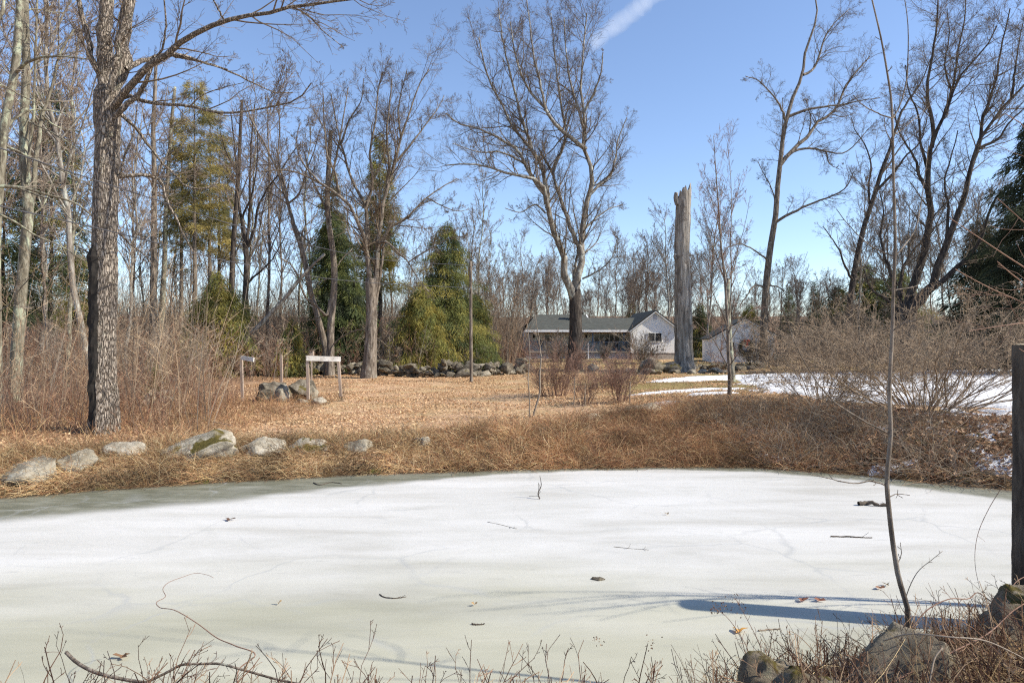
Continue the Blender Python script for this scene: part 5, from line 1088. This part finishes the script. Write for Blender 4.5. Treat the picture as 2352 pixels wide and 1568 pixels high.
# garage with wreath
ga = empty('garage', (16.72, 57.2, 0), R_(-9), 'small white gabled garage with two windows beside the tall bare tree', 'garage')
gw0, gw1, gm = 0., 5.05, 2.68; gb, gl, gr, gt = .55, 2.72, 3.0, 4.32
MB().add([(gw0,0,gb),(gw1,0,gb),(gw1,0,gr),(gm,0,gt),(gw0,0,gl)]+[(gw0,6.5,gb),(gw1,6.5,gb),(gw1,6.5,gr),(gm,6.5,gt),(gw0,6.5,gl)], q=[[0,1,2,4],[5,9,7,6],[1,6,7,2],[0,4,9,5]], t=[[4,2,3],[9,8,7]]).build('wall', M_gside, ga)
for xe, zz in ((gw0-.2, gl-.12), (gw1+.2, gr-.1)):
    cs = [(gm,-.15,gt+.09),(xe,-.15,zz+.09),(xe,6.7,zz+.09),(gm,6.7,gt+.09)]
    slab('roof', cs if xe < gm else [cs[1],cs[0],cs[3],cs[2]], .08, M_roofm, ga)
    rk = MB(); beam(rk, (gm,-.17,gt+.02), (xe,-.17,zz+.02), .04, .13); rk.build('rake_board', M_trim, ga)
win(3.62, 4.18, 1.62, 2.42, -.02, 1, ga, hor=True); win(1.25, 1.80, 1.62, 2.42, -.02, 1, ga, hor=True)
v_ = MB(); th = np.arange(20)/20*2*np.pi; v_.add(np.concatenate([np.stack([gm+.02+np.cos(th)*.17, np.full(20,-.045), 3.72+np.sin(th)*.21], -1), np.stack([gm+.02+np.cos(th)*.17, np.full(20,.0), 3.72+np.sin(th)*.21], -1)]), q=[[k,(k+1)%20,20+(k+1)%20,20+k] for k in range(20)], t=[[0,k,k+1] for k in range(1,19)]).build('gable_vent', bpy.data.materials['vent_grey'], ga)
bpy.context.view_layer.update()
wc = ga.matrix_basis@Vector((2.78, -.14, 2.03)); wr = empty('wreath', tuple(wc), R_(-9), 'large green wreath with a red ribbon hanging on the garage wall', 'wreath')
fo = MB(); n_ = 2600; a_ = rng.random(n_)*6.28; rr_ = rng.normal(size=(n_, 2))*.055; p_ = np.stack([np.cos(a_)*(.5+rr_[:, 0]), rr_[:, 1]-.02, np.sin(a_)*(.5+rr_[:, 0])], -1)
sprays(fo, p_, rng.normal(size=(n_, 3)), .12+.08*rng.random(n_), np.full(n_, .025), np.asarray([(.09,.085,.03),(.12,.085,.04),(.06,.07,.025)])[rng.integers(0,3,n_)]); fo.build('greenery', M_needle, wr)
rb = MB(); M_red = plain('red_ribbon', (.55,.015,.012), (.65,.03,.02), 3, .5)
beam(rb, (.02,-.12,.50), (-.05,-.12,-.02), .10, .02); beam(rb, (.04,-.125,.5), (.09,-.125,.05), .08, .02)
for s_ in (-1,1): tubes(rb, resample([(0,-.12,.46),(s_*.15,-.15,.58),(s_*.22,-.13,.48),(s_*.1,-.12,.42),(0,-.12,.46)], 10)[None], np.full((1,10), .035), 6)
rb.build('ribbon', M_red, wr, True)
# distant shed with tan roof, left wood
sd = empty('shed', tuple(on(112, 60)), R_(10), 'far shed with a pale pinkish-tan roof, glimpsed through the left wood', 'shed')
hb('wall', [((0,0,.5),(4.4,3.0,1.2))], M_brick, sd)
M_tanr = plain('tan_roofing', (.50,.33,.24), (.60,.42,.31), 3)
slab('roof', [(-2.5,-1.8,1.05),(2.5,-1.8,1.05),(1.6,.2,2.1),(-1.9,.2,2.1)], .08, M_tanr, sd); slab('roof', [(-1.9,.22,2.1),(1.6,.22,2.1),(2.5,1.9,1.05),(-2.5,1.9,1.05)], .08, M_tanr, sd)

# ------------------------------------------------------------------ near bank
cs_ = empty('tree_stump', tuple(on(2369, 5.9)), 0, 'cut-off dark tree trunk standing at the right edge of the picture', 'tree stump')
mb = MB(); pt = resample([on(2373,5.9)-[0,0,.4], P(2373,1100,5.9), P(2371,900,5.9), P(2369,792,5.9)], 30); rr_ = np.linspace(.155,.135,30); tubes(mb, pt[None], rr_[None], 20, cap=False)
v = mb.v[0].reshape(30,20,3); mb.v[0] = (pt[:,None]+(v-pt[:,None])*(1+.07*(rng.random((1,20,1))-.5)+.05*(rng.random((30,20,1))-.5))).reshape(-1,3)
local(mb, cs_).build('trunk', M_dark, cs_)
mb = MB(); ring = mb.n; th = np.arange(20)/20*2*np.pi; mb.add(np.concatenate([[pt[-1]+[0,0,.012]], pt[-1]+np.stack([np.cos(th)*.13, np.sin(th)*.13, np.full(20,.004)], -1)]), t=[[0,1+k,1+(k+1)%20] for k in range(20)]); local(mb, cs_).build('sawn_top', M_logend, cs_)

def curve_thing(name, px, r0, r1, mat, label, cat, K=40, kids=0, wig=.0):
    pts = np.array([P(*p_) for p_ in px]); k = resample(pts, K); 
    if wig: k[1:-1] += rng.normal(size=(K-2, 3))*wig
    rr_ = np.linspace(r0, r1, K); root = empty(name, tuple(k[0]), 0, label, cat); mb = MB(); tubes(mb, k[None], rr_[None], 8, cap=True); local(mb, root).build('stem', mat, root, True)
    if kids:
        Q, RR = spawn(k[None], rr_[None], kids, .1, 1., (30,60), .12, .2, 5, .15, .05, .5, .0012); mb = MB(); tubes(mb, Q, RR, 4); local(mb, root).build('side_twigs', mat, root)
    return root
def icez(u, v): return H*F/(v-CV)
curve_thing('vine', [(545,1590,4.0),(552,1532,4.15),(585,1507,4.2),(540,1482,4.3),(500,1465,4.4),(452,1430,4.5),(400,1400,4.6),(365,1393,4.7),(362,1380,4.8),(378,1372,4.85),(374,1352,4.95),(395,1333,5.1),(418,1325,5.15),(445,1316,5.2),(478,1320,5.2),(490,1326,5.15)], .0042, .0015, M_twigred, 'long thin curling bramble cane arching up over the ice at the lower left', 'vine', 80)
curve_thing('fallen_branch', [(152,1497,4.3),(170,1515,4.25),(225,1545,4.15),(290,1560,4.1),(340,1568,4.05)], .011, .010, M_grey, 'thick dead branch with a snapped end at the lower left edge', 'branch', 20, 8)
curve_thing('fallen_branch', [(318,1575,4.05),(380,1545,4.1),(420,1525,4.1),(460,1524,4.1),(500,1523,4.08),(560,1538,4.05),(640,1560,4.0),(700,1572,3.95)], .0085, .006, M_grey, 'arched dead branch lying along the bottom edge below the vine', 'branch', 30, 14)
curve_thing('bramble_cane', [(2095,1440,4.4),(2130,1400,4.5),(2180,1375,4.6),(2230,1372,4.7),(2245,1360,4.75),(2290,1390,4.7),(2310,1385,4.8),(2330,1340,4.9),(2360,1320,5.0)], .004, .003, M_twigred, 'wavy bramble cane linking the sapling foot to the cut trunk', 'bramble', 50, 4)
curve_thing('bramble_cane', [(1985,1600,3.4),(2060,1560,3.5),(2180,1500,3.7),(2260,1460,3.9),(2330,1400,4.3),(2380,1370,4.6)], .005, .003, M_twigred, 'straight bramble cane rising to the right over the near boulders', 'bramble', 30, 6)
curve_thing('bramble_cane', [(2030,1470,3.5),(2100,1455,3.3),(2180,1462,3.2),(2260,1470,3.2),(2330,1500,3.2),(2400,1540,3.2)], .004, .003, M_twigpale, 'pale cane lying across the top of the near boulders', 'bramble', 30, 3)
curve_thing('bramble_cane', [(2130,1600,3.0),(2140,1540,3.05),(2150,1505,3.1),(2165,1487,3.12)], .004, .0035, M_twigpale, 'short pale broken cane standing in front of the large near boulder', 'bramble', 16)
curve_thing('dry_weed', [(1690,1570,3.9),(1720,1500,4.0),(1695,1450,4.05),(1665,1412,4.1),(1640,1395,4.1)], .0026, .0014, M_twigred, 'arching dry weed with seed heads left of the near boulders', 'weed', 24, 14)
curve_thing('dry_weed', [(1760,1570,3.9),(1745,1480,4.05),(1715,1420,4.1),(1690,1375,4.1)], .0024, .0014, M_twigred, 'taller dry weed with brown seed heads over the dark shadow on the ice', 'weed', 24, 14)
curve_thing('dead_twig', [(2078,1380,4.9),(2088,1350,4.9),(2110,1310,4.9),(2140,1285,4.9),(2165,1265,4.9)], .0035, .0018, M_twigpale, 'thorny pale twig sprouting right of the sapling foot', 'twig', 20, 10)
curve_thing('vine', [(2300,1120,6.2),(2270,1170,6.2),(2245,1230,6.2),(2240,1300,6.1),(2250,1350,6.0)], .003, .0018, M_twigred, 'thin vine dangling left of the cut trunk', 'vine', 24, 3)
# stubble and tangle on the near bank
NB = [(.12,.062,.038),(.17,.095,.058),(.08,.043,.03),(.23,.145,.09),(.33,.23,.145)]  # dead-stem browns, darkened to stand in for tree shade on this bank
nr = lambda x, y: (yn(x)-y > .1) & (yn(x)-y < 1.9)
o = stems_stuff('stubble', area(150, (-2.4, 1.6), (2.8, 4.6), nr), (.08, .36), NB[:3], .2, 4, (.0045,.0034), (0,), .03); tag(o, 'cut brown stalks along the bottom edge of the near bank', 'stubble')
o = stems_stuff('stubble', area(520, (1.2, 5.6), (2.8, 6.4), nr, 1.7), (.10, .34), NB[:3], .16, 4, (.005,.004), (0,), .03); tag(o, 'cut upright brown stalks around the near boulders', 'stubble')
o = stems_stuff('near_brush', area(340, (-2.6, 1.8), (2.9, 4.6), nr), (.2, .55), NB+[(.10,.07,.055)], .55, 7, (.0042,.002), (3,2), .15, -.02); tag(o, 'tangled thin twigs along the bottom edge of the picture', 'brush')
o = stems_stuff('near_brush', area(1250, (1.1, 5.8), (2.7, 6.5), nr, 1.7), (.15, .5), NB+[(.10,.07,.055)], .6, 7, (.004,.0018), (3,2), .15, -.03); tag(o, 'tangled dead twigs around the near boulders', 'brush')
ribbon_stuff('near_grass', area(9000, (1.0, 6.0), (2.6, 6.6), lambda x, y: (yn(x)-y > -.02) & (yn(x)-y < 2.6), 1.8), (.12, .45), (.003,.006), NB+STRAW[:2], .6, (0,.1), .2, 6, 'matted dead grass on the near right bank', 'grass')
ribbon_stuff('near_grass', area(2600, (-2.8, 1.4), (2.4, 4.6), lambda x, y: (yn(x)-y > .1) & (yn(x)-y < 2.2)), (.10, .3), (.003,.006), NB+STRAW[:2], .7, (0,.1), .25, 6, 'matted dead grass below the bottom edge', 'grass')
# seed heads of the weeds
sb = MB(); 
for u, v_, d in ((1640,1395,4.1),(1650,1402,4.1),(1660,1385,4.1),(1690,1375,4.1),(1700,1400,4.1),(1780,1460,4.0),(1370,1470,3.9),(1500,1480,3.9)):
    n_ = 16; p_ = P(u, v_, d)+rng.normal(size=(n_, 3))*.022; sprays(sb, p_, rng.normal(size=(n_, 3)), np.full(n_, .014), np.full(n_, .008), np.asarray(NB)[rng.integers(0, 5, n_)])
tag(sb.build('seed_heads', M_leaf), 'small brown seed heads above the near brush', 'seed heads', None, 'stuff')

# ------------------------------------------------------------------ things lying on the ice
def ipt(u, v, z=.006): y = (H-z)*F/(v-CV); return np.array([(u-CU)/F*y, y, z])
M_stick = plain('wet_stick', (.05,.04,.03), (.12,.095,.075), 8)
for px, r, lab in (([(1972,1156),(1990,1155),(2010,1157),(2045,1159)], .035, 'thick dark stick frozen in the ice behind the sapling'), ([(1908,1231),(1945,1232),(2003,1234)], .010, 'long thin straight stick on the ice left of the sapling'), ([(872,1364),(884,1371),(905,1373),(934,1369)], .006, 'forked dark twig on the ice near the middle of the pond'), ([(1083,1432),(1098,1433),(1113,1432)], .008, 'short dark twig on the greenish ice at the bottom centre'), ([(1742,1447),(1765,1445),(1793,1443)], .008, 'pale cut twig on the ice by the dark shadow'), ([(720,1108),(735,1113),(760,1107),(785,1110)], .010, 'dark twig frozen along the left far shore'), ([(1410,1255),(1440,1258),(1490,1262)], .0032, 'hair-thin twig on the white ice right of centre'), ([(1120,1198),(1145,1203),(1188,1214)], .0032, 'hair-thin twig on the white ice at centre')):
    k = resample([ipt(u, v, r*.8) for u, v in px], 14, r*.3); m_ = MB(); tubes(m_, k[None], np.linspace(r, r*.6, 14)[None], 7, cap=True)
    Q, RR = spawn(k[None], np.linspace(r, r*.6, 14)[None], 3, .2, .9, (30,60), .3, .2, 5, .1, .03, .5, .002); tubes(m_, Q, RR, 4); tag(m_.build('stick', M_stick if 'pale' not in lab else M_twigpale, smooth=True), lab, 'stick')
m_ = MB(); k = resample([ipt(1240,1145), P(1236,1135,10.85), P(1243,1115,10.9), P(1240,1092,10.9)], 16); tubes(m_, k[None], np.linspace(.012,.004,16)[None], 6); Q, RR = spawn(k[None], np.linspace(.012,.004,16)[None], 4, .0, .4, (40,80), .4, .3, 5, .15, .0, .5, .003); tubes(m_, Q, RR, 4); tag(m_.build('twig', M_stick), 'curved twig sticking up out of the ice near the far shore', 'twig')
def ice_leaf(u, v, L, c_, lab):
    p_ = ipt(u, v, .012); n_ = 9; th = np.arange(n_)/n_*6.28; r_ = L*(.35+.2*np.sin(th*3+u)); vv = np.stack([np.cos(th)*r_*1.4, np.sin(th)*r_, .01+.012*rng.random(n_)+.012*np.cos(th*2)], -1)
    m_ = MB().add(np.concatenate([[[0,0,.004]], vv]), t=[[0,1+k,1+(k+1)%n_] for k in range(n_)], col=c_); o = m_.build('fallen_leaf', M_leaf); o.location = tuple(p_); tag(o, lab, 'leaf')
for a_ in ((528,1193,.13,(.12,.06,.035),'dark brown leaf on the white ice at the left'), (1698,1448,.11,(.62,.33,.09),'bright orange leaf on the ice left of the dark shadow'), (1843,1378,.09,(.26,.12,.08),'red-brown leaf, left of the two near the dark shadow'), (1882,1378,.09,(.26,.12,.08),'red-brown leaf, right of the two near the dark shadow'), (281,1508,.11,(.24,.14,.08),'curled brown leaf on the greenish ice at the lower left'), (2020,1350,.08,(.30,.16,.10),'reddish leaf just left of the sapling'), (2036,1342,.07,(.26,.20,.12),'tan leaf beside the sapling stem'), (1532,1180,.06,(.4,.27,.12),'tiny tan leaf on the ice in front of the far right bank'), (640,1385,.05,(.45,.30,.14),'tiny pale leaf on the ice right of the vine'), (1090,1388,.05,(.5,.34,.18),'tiny orange leaf at mid pond')): ice_leaf(*a_)
rock('small dark lump of ice and grit in the middle of the ice', ipt(1374,1330,.0), (.15,.1,.05), M_rockd, 91, 0, 3, name='ice_lump')['category'] = 'ice lump'

# ------------------------------------------------------------------ contrail high in the sky
a_ = np.array([2300., 20950., 9000.]); b_ = np.array([5200., 14400., 9000.])
k = resample([a_, (a_+b_)/2, b_], 40); NSD = 24; m_ = MB(); tubes(m_, k[None], (np.linspace(230, 300, 40)*(1+.15*rng.normal(size=40)))[None], NSD)
mc, t, b = newmat('ice_cloud'); b.inputs['Base Color'].default_value = (1,1,1,1); b.inputs['Roughness'].default_value = 1; b.inputs['Specular IOR Level'].default_value = 0
lw = nd(t, 'LayerWeight', Blend=.5); v = coords(t, (.0022,.0022,.0022)); n = noise(t, v, 1.0, 6, .65, .5)
inv = nd(t, 'Math', operation='SUBTRACT'); inv.inputs[0].default_value = 1; t.links.new(lw.outputs['Facing'], inv.inputs[1])
al = nd(t, 'Math', operation='MULTIPLY'); t.links.new(ramp(t, inv.outputs[0], [(.1, 0.), (.9, .21)]), al.inputs[0]); t.links.new(ramp(t, n, [(.3, .45), (.65, 1.)]), al.inputs[1])
s_ = nd(t, 'SeparateXYZ'); tc = nd(t, 'TexCoord'); t.links.new(tc.outputs['Generated'], s_.inputs[0])
al2 = nd(t, 'Math', operation='MULTIPLY'); t.links.new(al.outputs[0], al2.inputs[0]); t.links.new(ramp(t, s_.outputs[0], [(.0, 0.), (.12, 1.)]), al2.inputs[1])
dif = nd(t, 'BsdfDiffuse'); trl = nd(t, 'BsdfTranslucent'); mx0 = nd(t, 'MixShader'); mx0.inputs[0].default_value = .5; t.links.new(dif.outputs[0], mx0.inputs[1]); t.links.new(trl.outputs[0], mx0.inputs[2]); dif.inputs[0].default_value = (1,1,1,1); trl.inputs[0].default_value = (1,1,1,1)
tr = nd(t, 'BsdfTransparent'); mx = nd(t, 'MixShader'); t.links.new(al2.outputs[0], mx.inputs[0]); t.links.new(tr.outputs[0], mx.inputs[1]); t.links.new(mx0.outputs[0], mx.inputs[2]); t.links.new(mx.outputs[0], t.nodes['Material Output'].inputs[0])
o = m_.build('contrail', mc, smooth=True); tag(o, 'white condensation trail crossing the blue sky beside the huge tree', 'contrail', None, 'stuff')
